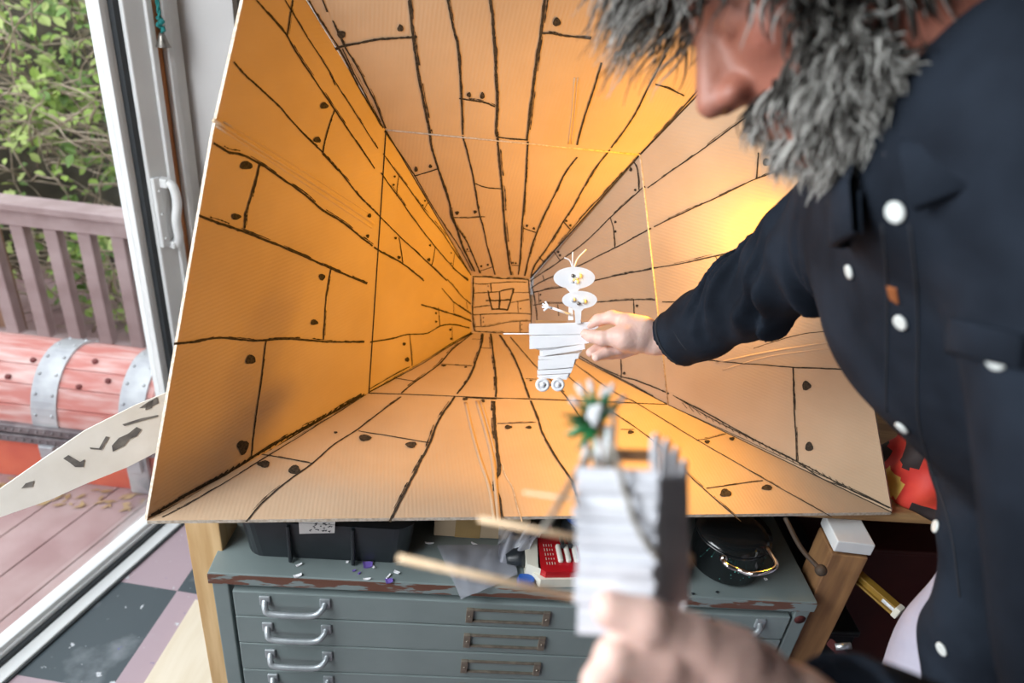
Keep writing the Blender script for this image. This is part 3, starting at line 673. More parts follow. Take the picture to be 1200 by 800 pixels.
mb.build('body', M['grey_green'], pc)
mb = MB(); cbox(mb,0,CW,.0,.61,zl,.70,0,.002); top = mb.build('chest_top', M['grey_green'], pc)
mb = MB(); cbox(mb,.0,CW,-.0008,.0006,zl+.0005,.6975,0); tag(mb.build('front_lip', M['chipped'], top), 'chipped front edge showing brown through grey paint')
zs = [cpx(275,691.5)[1], cpx(272,720.5)[1], cpx(277,752)[1], cpx(282,783)[1]]
while zs[-1] > .12: zs.append(zs[-1]-.062)
slx = [(320,706,397,722),(325,739,397,751),(328,771,400,783)]
for i in range(len(zs)-1):
    mb = MB(); cbox(mb,.036,CW-.036,-.001,.02,zs[i+1]+.0015,zs[i]-.0012,0,.002)
    dr = mb.build('drawer', M['grey_green'], pc)
    zm = (zs[i]+zs[i+1])/2
    for s0 in (.088, CW-.088-.098):
        s1 = s0 + .098; zt_ = zm+.013; zb = zm-.001
        mb = MB(); pts = smooth_poly([cp(s0,-.002,zt_),cp(s0+.002,-.012,zt_-.006),cp(s0+.010,-.017,zb),cp((s0+s1)/2,-.018,zb-.001),cp(s1-.016,-.017,zb),cp(s1-.003,-.012,zt_-.005),cp(s1,-.002,zt_)],5)
        mb.tube(pts,[.0062]+[.0052]*(len(pts)-2)+[.0062],10,flat=.8)
        for s_ in (s0, s1): cbox(mb,s_-.009,s_+.009,-.005,0,zt_-.011,zt_+.010,0,.002)
        mb.build('handle', M['grey_handle'], dr)
    s0, s1 = .425, .56; mb = MB()
    for za, zb in ((zm+.012,zm+.0155),(zm-.0155,zm-.012)): cbox(mb,s0,s1,-.005,0,za,zb,0,.0008)
    for sa, sb in ((s0-.004,s0+.008),(s1-.008,s1+.004)): cbox(mb,sa,sb,-.006,0,zm-.0165,zm+.0165,0,.001)
    for s_ in (s0+.002,s1-.002): mb.ball(cp(s_,-.006,zm), .0022, 8)
    mb.build('label_holder', M['brass_grey'], dr)
mb = MB(); q = cpx(945,727); mb.lathe(cp(CW-.017,.0018,q[1]),[(.0001,0),(.010,0),(.010,.0006),(.0001,.0007)],-E2,20); tag(mb.build('sticker', M['dark_red'], pc), 'small dark red oval sticker on the corner post')

# ------------------------------------------------------------------ things lying on the plan chest
CT = .70
def rrect(mb, c, w, d, z0, z1, r, taper=0., mi=0, n=6, ax=(None,None)):
    e1, e2 = (E1, E2) if ax[0] is None else ax; vs = []; rings = [(z0,0.),(z1,taper)]
    for z, t in rings:
        for (sx, sy, a0) in ((1,1,0),(-1,1,90),(-1,-1,180),(1,-1,270)):
            for k in range(n+1):
                a = math.radians(a0+90*k/n)
                vs.append(c + e1*(sx*(w/2+t-r)+r*math.cos(a)) + e2*(sy*(d/2+t-r)+r*math.sin(a)) + UPZ*(z-c[2]))
    N = 4*(n+1)
    mb.add(vs, [(k,(k+1)%N,N+(k+1)%N,N+k) for k in range(N)] + [tuple(range(N))[::-1], tuple(N+k for k in range(N))], mi)
b0 = onz(286,654,CT); b1 = onz(478,657,CT); bw = np.linalg.norm(b1-b0)
bc = (b0+b1)/2 + E2*.15
sb = empty('storage_bin', bc, 'black plastic storage bin with a torn white label, left on the plan chest', 'storage bin')
mb = MB(); rrect(mb, bc, bw, .30, CT+.001, CT+.085, .03, .008); mb.build('bin_body', M['black_plastic'], sb)
mb = MB(); rrect(mb, bc, bw, .30, CT+.085, CT+.095, .035, .016); mb.build('lid', M['black_plastic'], sb)
for px in (340,414):
    mb = MB(); q = onp(px,640,(b0,-E2)); mb.box(V(q[0],q[1],CT+.042)-E2*.002, (.006,.010,.08), AXC, 0, .002); mb.build('rib', M['black_plastic'], sb)
lp = (b0-E2*.0085, -E2); q0 = onp(350,612,lp); q1 = onp(393,625,lp)
mb = MB(); mb.prism([onp(350,610,lp),onp(393,610,lp),onp(392,624,lp),onp(351,625,lp)], -E2*.0006, 0)
R_ = random.Random(3)
for i in range(26):
    x = R_.uniform(361,388); y = R_.uniform(612,622); mb.prism([onp(x,y,lp)-E2*.0009,onp(x+R_.uniform(1,4),y-.8,lp)-E2*.0009,onp(x+2,y+R_.uniform(.6,1.6),lp)-E2*.0009], -E2*.0001, 1)
tag(mb.build('label', [M['label_paper'], M['ink']], sb), 'torn white paper label with smudged print')
# cardboard box with brown tape
kx0 = onz(508,628,CT); kx1 = onz(580,632,CT); kw = np.linalg.norm(kx1-kx0)+.06; kc = kx0 + E1*kw/2 + E2*.10
kb = empty('cardboard_box', kc, 'small cardboard box with brown tape behind the clear bag on the plan chest', 'box')
mb = MB(); mb.box(kc+UPZ*.036,(kw,.2,.07),AXC,0,.002); mb.build('box_body', new_mat('light_cardboard',(.55,.42,.28),.85,nscale=8.), kb)
mb = MB(); mb.box(kc+UPZ*.0365-E1*.025,(.045,.2016,.0712),AXC,0,.0005); mb.build('tape', M['tape'], kb)
# clear plastic bag: crumpled film
def film(name, pts2d, lift, n=14, amp=.012, seed=1, z=CT):
    R = np.random.default_rng(seed); a, b, c, d = [np.asarray(p) for p in pts2d]; vs = []
    ph = R.uniform(0,6,8)
    for j in range(n):
        for i in range(n):
            u, v = i/(n-1), j/(n-1); p = a*(1-u)*(1-v)+b*u*(1-v)+c*u*v+d*(1-u)*v
            h = lift*math.sin(math.pi*min(1,max(0,v)))**.5*(.4+.6*u) + amp*abs(math.sin(7*u+3*v+ph[0])*math.sin(5*v-4*u+ph[1])+.5*math.sin(13*u-9*v+ph[2]))
            vs.append(p + UPZ*(h+.002))
    return MB().add(vs,[(j*n+i,j*n+i+1,(j+1)*n+i+1,(j+1)*n+i) for j in range(n-1) for i in range(n-1)],0,True)
bagr = empty('clear_plastic_bag', onz(580,670,CT), 'crumpled clear plastic bag lying over the front edge of the plan chest', 'plastic bag')
o = film('x',[onz(540,704,CT),onz(606,676,CT),onz(600,640,CT),onz(512,640,CT)],.004,16,.004,2); o.build('flat_film', M['film'], bagr)
o = film('x',[onz(582,662,CT),onz(612,664,CT),onz(650,638,CT),onz(583,622,CT)],.045,18,.022,5); o.build('crumpled_film', M['film'], bagr)
# melodica
m0 = onz(632,689,CT); m1 = onz(801,687,CT); MX = unit((m1-m0)*[1,1,0]); MY = V(-MX[1],MX[0],0); ML = np.linalg.norm(m1-m0); AXM = [MX,MY,UPZ]
mel = empty('melodica', (m0+m1)/2+MY*.05, 'red and ivory melodica with white keys and black mouthpiece on the plan chest', 'melodica')
def mp_(u, v, z): return m0 + MX*u + MY*v + UPZ*z
mb = MB(); mb.prism([mp_(.0,0,.002),mp_(ML-.012,0,.002),mp_(ML,.012,.002),mp_(ML,.095,.002),mp_(0,.095,.002),mp_(-.022,.075,.002),mp_(-.022,.03,.002)], UPZ*.018)
mb.prism([mp_(-.022,.022,.004),mp_(.0,.01,.004),mp_(.004,.085,.004),mp_(-.022,.078,.004)], UPZ*.030); mb.build('case', M['ivory'], mel)
mb = MB(); mb.prism([mp_(.008,.004,.020),mp_(ML-.010,.004,.020),mp_(ML-.003,.012,.020),mp_(ML-.003,.09,.020),mp_(.004,.09,.020),mp_(-.004,.014,.020)], UPZ*.014); redp = mb.build('red_cover', M['red_plastic'], mel)
for i in range(16):
    u = .036+i*.0137
    if u > ML-.012: break
    mb = MB(); mb.box(mp_(u,.042,.036),(.0085,.038,.009),AXM,0,.003); mb.build('white_key', M['key_white'], mel)
for i in (0,1,3,4,5,7,8,10,11,12):
    mb = MB(); u = .043+i*.0137; mb.box(mp_(u,.062,.043),(.006,.024,.010),AXM,0,.002); mb.build('black_key', M['black_plastic'], mel)
mb = MB(); mb.tube([mp_(-.020,.052,.018),mp_(-.034,.052,.019),mp_(-.048,.052,.016),mp_(-.052,.052,.015)],[.020,.018,.012,.011],12,flat=.8,flatdir=(0,0,1)); mb.build('mouthpiece', M['black_plastic'], mel)
mb = MB(); R_ = random.Random(5)
for r_ in range(4):
    for i in range(5): mb.box(mp_(.012+.0045*r_,.022+.010*i,.0343),(.0012,.006*R_.uniform(.5,1),.0004),AXM)
tag(mb.build('lettering', M['ivory'], redp), 'small faded white lettering')
mb = MB(); bq = onz(616,683,CT); rrect(mb, bq+UPZ*.0, .03,.022,CT+.001,CT+.012,.006,-.002); mb.build('bottle_cap', M['blue_plastic'])
tag(COL.objects['bottle_cap'], 'small blue plastic cap half under the melodica mouthpiece', 'cap')
mb = MB(); bq = onz(676,640,CT); mb.lathe(bq+UPZ*.001,[(.0001,0),(.032,0),(.034,.004),(.034,.06),(.030,.066),(.030,.075),(.0001,.076)],(0,0,1),28)
o = mb.build('jar', [M['black_plastic']]); tag(o,'dark round tub behind the melodica keys on the plan chest','tub')
mb = MB(); mb.lathe(bq+UPZ*.076,[(.0001,0),(.034,0),(.035,.004),(.034,.012),(.0001,.013)],(0,0,1),28); mb.build('lid', M['blue_plastic'], o)
# stock pot
pb = onz(860,692,CT); pr = .062; pctr = pb + E2*pr*1.05
pot = empty('cooking_pot', pctr, 'black enamel cooking pot with chrome handle at the right end of the plan chest', 'pot')
mb = MB(); mb.lathe(pctr+UPZ*.001,[(.0001,0),(pr-.008,0),(pr,.008),(pr+.002,.07),(pr+.005,.072),(pr+.005,.076),(pr-.002,.076),(pr-.004,.012),(.0001,.010)],(0,0,1),40); 
R_ = random.Random(2)
for i in range(26):
    a = R_.uniform(3.6,5.9); mb.ball(pctr + V(math.cos(a),math.sin(a),0)*(pr+.0012) + UPZ*R_.uniform(.01,.07),R_.uniform(.0005,.0011),6,1)
mb.build('pot_body', [M['black_enamel'], new_mat('teal_speckle',(.1,.5,.45),.4)], pot)
mb = MB(); mb.lathe(pctr+UPZ*.077,[(.0001,0),(pr+.004,0),(pr+.004,.004),(pr*.7,.007),(.0001,.009)],(0,0,1),40); mb.build('lid', M['black_enamel'], pot)
mb = MB(); h0 = onp(848,654,(pctr-E2*pr,-E2)); h1 = onp(906,657,(pctr-E2*(pr+.02),-E2))
mb.tube(smooth_poly([h0+E2*.012,h0-E2*.012,h0+E1*.02-E2*.024,(h0+h1)/2-E2*.03,h1-E2*.012,h1+E2*.03],6),.0042,10); mb.ball(h0,.0075,10); mb.build('handle', M['chrome'], pot)
# paper scraps
scr = [(350.5,662.5,'white_card',.010,.004,.6),(349,675,'white_card',.013,.006,.5),(431,662,'purple_paper',.016,.014,.2),(437,664,'white_card',.012,.004,-.9),(430,679,'white_card',.013,.003,.1),(465,671,'white_card',.011,.005,-.4),(456,681,'purple_paper',.012,.010,.3),(455,676,'white_card',.011,.003,1.1),(407,659,'white_card',.005,.004,0),(415,669,'purple_paper',.006,.003,.4),(421,672,'purple_paper',.005,.003,1.),(503,637,'white_card',.016,.003,-.1),(556,638,'white_card',.014,.003,-.5),(572,652,'white_card',.014,.003,1.4),(573,646,'white_card',.020,.003,.1),(897,679,'white_card',.005,.005,.2),(812,696,'black_plastic',.004,.004,.2),(840,694,'black_plastic',.004,.004,.8)]
nm = {'white_card':'white','purple_paper':'purple','black_plastic':'black'}
where = ['just in front of the bin label','near the front edge at left','the larger square one','slanting on the larger purple one','long flat one right of centre','thick sliver at the right near the stick','by the front edge, beside a white curl','curled on a purple one','tiny, close to the bin rib','tiny, first of two left of the larger one','tiny, second of two left of the larger one','thin curl behind the bin corner','slanting one in front of the cardboard box','upright sliver under the clear bag','long thin sliver under the clear bag','tiny ring in front of the pot','tiny crumb left of the pot','tiny crumb below the pot']
for (x, y, mm, l, w, a), wh in zip(scr, where):
    c = onz(x,y,CT) + UPZ*.0022; u = E1*math.cos(a)+E2*math.sin(a); v = -E1*math.sin(a)+E2*math.cos(a); mb = MB(); n = 6
    top_ = [c + u*l*(t-.5) + v*w*.5*(1-.5*t) + UPZ*(.004*(t-.4)**2*(l/.012)) for t in np.linspace(0,1,n)]; bot = [c + u*l*(t-.5)*.9 - v*w*.5 + UPZ*(.006*(t-.4)**2*(l/.012)) for t in np.linspace(0,1,n)]
    ring = top_+bot[::-1]; mb.prism(ring, V(0,0,-.0016), 0)
    o = mb.build('paper_scrap' if mm != 'black_plastic' else 'crumb', M[mm]); tag(o, f'{nm[mm]} {"paper scrap" if mm!="black_plastic" else "crumb"} on the plan chest, {wh}', 'scrap', 'paper scraps on the plan chest')

# ------------------------------------------------------------------ painted strip leaning behind the tunnel, board on the floor
sp = [at(-70,650,1.02), at(0,606,1.06), at(100,567,1.13), at(200,522,1.20), at(204,455,1.20), at(100,504,1.13), at(0,573,1.06), at(-70,630,1.02)]
spn = unit(np.cross(sp[3]-sp[1], sp[4]-sp[3])); spn = spn if spn@(EYE-sp[2]) > 0 else -spn
SPP = (sp[2], spn); sp = [onp(*p,SPP) for p in [(-70,650),(0,606),(60,585),(100,567),(150,547),(206,518),(208,455),(160,474),(100,504),(50,538),(0,573),(-70,632)]]
strip_mb = MB(); strip_mb.prism(sp, -spn*.006, 0)
mb = strip_mb
def mark(txt):
    P = [onp(*map(float,q.split(',')),SPP) + spn*.001 for q in txt.split()]; mb.prism(P, -spn*.0006, 1)
for t in ['163,478 173,471 184,465 186,472 176,477','172,473 180,468 178,478 170,480','143,497 165,490 185,486 185,488 166,493 146,499','105,524 116,525 124,511 128,512 119,527 106,526','74,537 80,533 94,541 99,538 98,547 88,547 82,542','131,522 139,513 150,508 160,500 166,503 160,511 152,514 146,522 138,526 132,529','30,566 40,563 38,570 25,572','-30,606 -20,598 -15,602 -26,611']: mark(t)
strip = mb.build('painted_strip', [M['white_strip'], M['mark_black']]); tag(strip, 'long white painted board with dark marks slanting past the glass door', 'painted board')
mb = MB(); mb.prism([onz(x,y,.012) for x,y in [(229,702),(262,712),(285,830),(150,830)]], V(0,0,-.010)); o = mb.build('loose_board', M['cream_board']); tag(o,'cream coloured board lying on the tiled floor beside the left table leg','board')

# ------------------------------------------------------------------ right: bag on the table, clutter under it
bgx = onz(1062,600,ZT)
mb = MB(); vs = []; nu, nv = 40, 24; c0 = bgx + V(.05,.06,0)
for j in range(nv):
    for i in range(nu):
        th = 2*math.pi*i/nu; t = j/(nv-1)
        r = (.085*(1-.25*t) + .010*math.sin(3*th+5*t)+.006*math.sin(7*th-11*t))*min(1, 3.5*math.sqrt(max(0,1-t))+.02)*min(1,.93+t*2)
        vs.append(c0 + V(r*1.0*math.cos(th), r*.9*math.sin(th), .002+.19*t+.008*math.sin(5*th)*t))
fs = [(j*nu+i,j*nu+(i+1)%nu,(j+1)*nu+(i+1)%nu,(j+1)*nu+i) for j in range(nv-1) for i in range(nu)]+[tuple(range(nu))[::-1]]
mb.add(vs, fs, 0, True)
for k, f in enumerate(mb.f[:-1]):
    th = 2*math.pi*((k % nu))/nu; t = (k//nu)/nv
    pn = math.sin(4*th+6*t)+math.sin(9*t-2*th+1)
    if pn > 1.15: mb.m[k] = 1
    elif pn < -1.0: mb.m[k] = 2
o = mb.build('cloth_bag', [M['bag_red'],M['bag_yellow'],M['bag_black']]); tag(o,'orange-red cloth bag with yellow and black pattern on the table beside the tunnel','bag')
# storage crates and tools under the right of the table
def simple_box(name, c, size, mat, label, cat, ax=None, lidm=None):
    t = empty(name, np.asarray(c)-V(0,0,size[2]/2), label, cat); mb = MB(); c = np.asarray(c, float)
    a = AXC if ax is None else ax; w, d, h = size; th = .012
    for s in (-1,1):
        mb.box(c+a[0]*s*(w/2-th/2),(th,d,h),a,0,.002); mb.box(c+a[1]*s*(d/2-th/2),(w,th,h),a,0,.002)
    mb.box(c-UPZ*(h/2-th/2),(w,d,th),a,0,.002); mb.build('body', mat, t)
    mb = MB(); mb.box(c+UPZ*(h/2+.006),(w+.01,d+.01,.016),a,0,.004); mb.build('lid', lidm or mat, t); return t
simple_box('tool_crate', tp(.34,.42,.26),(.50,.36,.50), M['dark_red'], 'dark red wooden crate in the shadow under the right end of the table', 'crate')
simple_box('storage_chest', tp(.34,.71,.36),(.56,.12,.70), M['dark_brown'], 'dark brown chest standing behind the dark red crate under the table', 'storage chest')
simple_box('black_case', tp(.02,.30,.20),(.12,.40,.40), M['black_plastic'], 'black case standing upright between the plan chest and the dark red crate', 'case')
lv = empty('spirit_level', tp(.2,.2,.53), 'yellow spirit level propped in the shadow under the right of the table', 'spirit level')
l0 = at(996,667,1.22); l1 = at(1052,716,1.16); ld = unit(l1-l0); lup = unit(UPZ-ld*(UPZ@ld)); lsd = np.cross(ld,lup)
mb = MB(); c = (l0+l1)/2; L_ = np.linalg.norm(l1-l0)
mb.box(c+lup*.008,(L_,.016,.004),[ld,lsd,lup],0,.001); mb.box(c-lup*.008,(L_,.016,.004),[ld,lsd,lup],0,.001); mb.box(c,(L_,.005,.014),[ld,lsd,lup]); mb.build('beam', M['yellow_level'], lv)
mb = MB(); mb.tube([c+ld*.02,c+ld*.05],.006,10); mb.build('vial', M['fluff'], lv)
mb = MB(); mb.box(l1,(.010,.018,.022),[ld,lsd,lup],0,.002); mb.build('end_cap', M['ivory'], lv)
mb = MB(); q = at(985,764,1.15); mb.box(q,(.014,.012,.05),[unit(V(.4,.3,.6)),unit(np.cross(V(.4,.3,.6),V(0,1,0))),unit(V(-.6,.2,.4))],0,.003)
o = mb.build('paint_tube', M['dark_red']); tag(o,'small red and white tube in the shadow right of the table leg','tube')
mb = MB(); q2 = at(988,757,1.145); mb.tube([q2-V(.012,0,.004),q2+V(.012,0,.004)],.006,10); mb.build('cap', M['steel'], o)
mb = MB(); R_ = random.Random(8)
p0, p1 = at(920,606,1.15), at(962,668,1.12); mb.tube(smooth_poly([p0,(p0+p1)/2+V(0,0,-.01),p1],5),.004,8); mb.ball(p1,.010,10); o = mb.build('metal_rod', M['dark_brown']); tag(o,'thin brown rod hanging between the pot and the right table leg','rod')
# ================================================================== TOY HELD IN THE TUNNEL (plank-built white card figure)
DT = 1.075
tc_ = at(655,400,DT)
TN = -CF                                   # the card faces the camera
AXT = None
def tpx(px, py, d=0.): return at(px, py, DT+d)
def J(x, y): return (620+x/4, 270+y/4)
toy = empty('card_figure', tpx(655,425), 'white card figure on two wheels with oval eyes, held inside the tunnel', 'card figure')
def plank(pts, d, th, name, mat='white_card', zf=J, parent=None):
    mb = MB(); P = [tpx(*zf(*p), d) for p in pts]; mb.prism(P, CF*th, 0); return mb.build(name, M[mat], parent or toy)
for k, pts in enumerate([[(0,436),(150,434),(295,428),(330,440),(322,456),(265,486),(0,490)],[(2,493),(150,489),(268,488),(290,518),(280,528),(140,545),(2,556)],[(62,568),(160,548),(260,531),(263,556),(160,574),(64,588)],
        [(44,586),(66,592),(236,574),(230,600),(200,606),(44,604)],[(42,607),(216,603),(207,640),(120,648),(42,652)],[(38,655),(130,651),(205,644),(196,668),(40,676)],[(38,679),(186,671),(176,700),(100,694),(40,690)]]):
    plank(pts, .001*(k%2)-.002, .005, 'card_strip')
plank([(10,445),(280,440),(275,525),(225,600),(185,690),(50,685),(50,560),(10,550)], .006, .003, 'backing')
plank([(30,420),(178,424),(178,436),(30,434)], .012, .02, 'inner_ledge', 'wood_x')
for (x, y, r) in ((63,722,33),(135,722,31)):
    c = tpx(*J(x,y), -.002); rr = r/4*DT/F_PX; mb = MB(); mb.lathe(c,[(.0001,-.004),(rr,-.004),(rr*1.02,0),(rr,.004),(rr*.62,.005),(rr*.55,.003),(.0001,.003)],TN,28); w = mb.build('wheel', M['white_card'], toy)
    mb = MB(); mb.lathe(c,[(.0001,.002),(rr*.42,.002),(rr*.40,.0055),(.0001,.006)],TN,20); mb.build('hub', M['white_card'], w)
mb = MB(); mb.tube([tpx(*J(63,722),.004),tpx(*J(135,722),.004)],.002,8); mb.build('axle', M['stick'], toy)
def oval(cx, cy, rx, ry, neck, d, beads, name):
    ring = []
    for k in range(40):
        a = 2*math.pi*k/40; ring.append((cx+rx*math.cos(a), cy+ry*math.sin(a)))
    # outline runs down into the neck
    out = [p for p in ring if not (abs(p[0]-neck[0]) < rx*.33 and p[1] > cy)]
    i0 = min(range(len(out)), key=lambda i: (out[i][0]-(neck[0]+rx*.36))**2+(out[i][1]-(cy+ry*.93))**2)
    pts = ring; eye_ = plank(pts, d, .003, name)
    nk = [(neck[0]-rx*.42,cy+ry*.80),(neck[0]-neck[2]*1.3,cy+ry*1.25),(neck[0]-neck[2],neck[1]),(neck[0]+neck[2],neck[1]),(neck[0]+neck[2]*1.3,cy+ry*1.25),(neck[0]+rx*.42,cy+ry*.80)]
    plank(nk, d+.0004, .003, 'neck')
    for (bx, by, br, mm) in beads:
        mb = MB(); mb.ball(tpx(*J(bx,by), d-.002), br/4*DT/F_PX, 12); mb.build('bead', M[mm], eye_)
    return eye_
oval(212,222,97,52,(207,300,13),-.004,[(203,232,13,'white_glue'),(222,240,10,'white_glue'),(232,212,13,'white_glue'),(205,212,9,'bell'),(218,226,9,'ivory')],'eye_disc')
oval(237,325,82,42,(230,436,12),-.007,[(205,325,11,'fluff'),(232,342,9,'bell'),(256,332,12,'ivory')],'eye_disc')
plank([(186,350),(203,352),(208,420),(184,420)], .0, .003, 'support')
mb = MB(); mb.tube([tpx(*J(190,392),-.004),tpx(*J(105,362),-.005)],.0022,8)
for (x, y) in ((76,332),(62,343),(60,359),(68,376)): mb.tube([tpx(*J(108,364),-.005),tpx(*J(90,358),-.005),tpx(*J(x,y),-.005)],[.0026,.0020,.0015],8)
tag(mb.build('fork_arm', M['white_card'], toy),'white fork-shaped arm')
for pts in ([(206,172),(204,140),(205,100)],[(203,172),(190,140),(165,127)],[(210,172),(228,130),(268,88)]):
    mb = MB(); mb.tube(smooth_poly([tpx(*J(*p),-.003) for p in pts],5),[.0011]*11,6); mb.build('hair_strand', M['white_card'], toy)
mb = MB(); mb.tube([tpx(590,391,.02), tpx(640,391,.008)],.0011,6); mb.build('skewer', M['white_card'], toy)

# ================================================================== NEAR TOY (box of white strips with plant, string and dowels)
DN = .350
def npx(px, py, d=0.): return at(px, py, DN+d+(.018*(770-px)/96 if 660 < px < 770 else 0.))
nt_ = empty('strip_box_toy', npx(720,650,.02), 'white strip-sided box with green plant, string and wooden sticks, held near the camera', 'toy box')
R_ = random.Random(11); ys = [546,564,577,592,607,622,640,657,673,690,708,726,744]
def lft(y): return 676 + (-1.5 if y < 600 else 0) + R_.uniform(-3,2)
for i in range(12):
    y0, y1 = ys[i], ys[i+1]; s = R_.uniform(-2,3); xr = 772-(y0-546)*.045+R_.uniform(-3,3); xl = lft(y0)
    mb = MB(); d = -.0026*(i % 2)-R_.uniform(0,.0014)
    mb.prism([npx(xl,y0+1.2,d),npx(xr,y0+6+s,d),npx(xr-R_.uniform(0,2),y1+4.5+s-1.2,d+.0010),npx(xl+R_.uniform(-2,2),y1-1.4,d+.0010)], CF*.0022); mb.build('card_strip', M['strip_card'], nt_)
mb = MB(); mb.prism([npx(679,550,.0),npx(768,556,.0),npx(764,735,.0),npx(679,738,.0)], CF*.0025); mb.build('front_board', M['strip_card'], nt_)
mb = MB(); mb.prism([npx(767,560,.006),npx(799,556,.05),npx(797,700,.05),npx(762,738,.006)], unit(np.cross(npx(806,556,.05)-npx(771,560,.002),CU))*.002); mb.build('side_board', M['white_card'], nt_)
for i, (xa, xb, yt, yb, d) in enumerate([(764,774,508,736,.001),(777,786,514,728,.014),(788,796,524,718,.028),(798,806,538,706,.042)]):
    mb = MB(); mb.prism([npx(xa-4,yb,d),npx(xa,yt+10,d),npx(xa+4,yt,d),npx(xb,yt+2,d+.003),npx(xb+2,yb,d+.004)], CF*.004); mb.build('paling', M['strip_card'], nt_)
mb = MB(); mb.prism([npx(686,560,.052),npx(806,556,.052),npx(803,715,.052),npx(690,715,.052)], CF*.002); mb.build('back_board', M['white_card'], nt_)
mb = MB(); mb.tube([npx(690,532,.05),npx(772,534,.045)],.0036,8); mb.build('cross_bar', M['wood_dark'], nt_)
mb = MB(); mb.tube([npx(806,650,.055),npx(806,662,.055)],.0035,8); mb.build('peg', M['stick'], nt_)
for a, b, r in (((466,653,.015),(700,706,.006),.0021),((561,608,.04),(682,631,.008),.0019),((614,577,.06),(682,586,.02),.0012)):
    mb = MB(); mb.tube([npx(*a),npx(*b)],r,10); mb.build('dowel', M['stick'], nt_)
for pts in ([(700,552,.012),(692,530,.02),(672,560,.012),(655,590,.006),(636,622,.006)],[(712,552,.01),(716,520,.0),(722,535,-.006),(734,580,-.006),(748,620,-.006),(771,656,-.004)],[(716,552,.01),(719,500,.01),(719,480,.01)]):
    mb = MB(); mb.tube(smooth_poly([npx(*p) for p in pts],8),.00165,8); mb.build('string', M['string'], nt_)
# plant: spiky leaves round a pale fluffy head
plant = MB(); PC = npx(700,492,.05)
mb = MB(); mb.tube([npx(706,560,.02),npx(704,520,.04),npx(702,492,.05)],[.004,.0035,.003],8); stem = mb.build('stem', M['wood_dark'], nt_)
L_ = [(-1.0,.05,34,0),(-.97,-.20,38,0),(-.9,.42,36,0),(-.6,.75,38,0),(-.95,.62,30,0),(-.75,-.62,32,1),(-.45,-.8,38,1),(-.2,-.95,36,1),(.1,-1,30,1),(.35,-.85,36,1),(.7,-.6,34,2),(-.15,.95,40,0),(.1,1,36,0),(.35,.8,30,0),(.25,.45,26,0),(.15,-.3,24,0),(-.5,.2,30,0),(-.55,-.3,28,0),(-.3,.5,34,0),(-.25,-.5,30,0),(.3,-.3,22,0),(.35,.15,20,0)]
gm = MB(); gw = MB()
for i, (dx, dy, L, kk) in enumerate(L_):
    s = (DN+.05)/F_PX; base = PC + (CR*dx*.1 - CU*dy*.1)*L*s; tip = PC + (CR*dx - CU*dy)*L*s*1.25 - CF*random.uniform(-.004,.016)
    dd_ = unit(tip-base); sd = unit(np.cross(dd_, CF)); Lg = np.linalg.norm(tip-base); vs = []
    for t in np.linspace(0,1,7):
        w = .0029*math.sin(math.pi*min(1,.15+.85*t))**.7*(1-.55*t)+.0002; c = base+dd_*Lg*t - CF*.003*math.sin(math.pi*t)
        vs += [c+sd*w, c-CF*w*.5, c-sd*w, c+CF*w*.3]
    fs = [(4*q+k,4*q+(k+1)%4,4*q+4+(k+1)%4,4*q+4+k) for q in range(6) for k in range(4)]
    gm.add(vs, fs, 0)
    if kk: gw.tube([base+dd_*Lg*.62, base+dd_*Lg*.8, tip+dd_*.003],[.0010,.0018,.0016],7)
pl = gm.build('spiky_leaves', M['leaf_plastic'], nt_); gw.build('white_tip', M['fluff'], nt_)
fl = MB()
for (x, y, r) in ((694,480,.0026),(702,478,.0028),(692,488,.0026),(699,487,.003),(697,495,.0024)): fl.ball(npx(x,y,.034), r, 10)
for p in ([(700,515),(704,545)],[(707,515),(711,548)],[(712,500),(716,540)],[(688,520),(684,545)]): fl.tube([npx(*p[0],.04),npx(*p[1],.025)],[.0018,.0026],7)
tag(fl.build('fluffy_flower', M['fluff'], nt_),'white fluffy flower head')
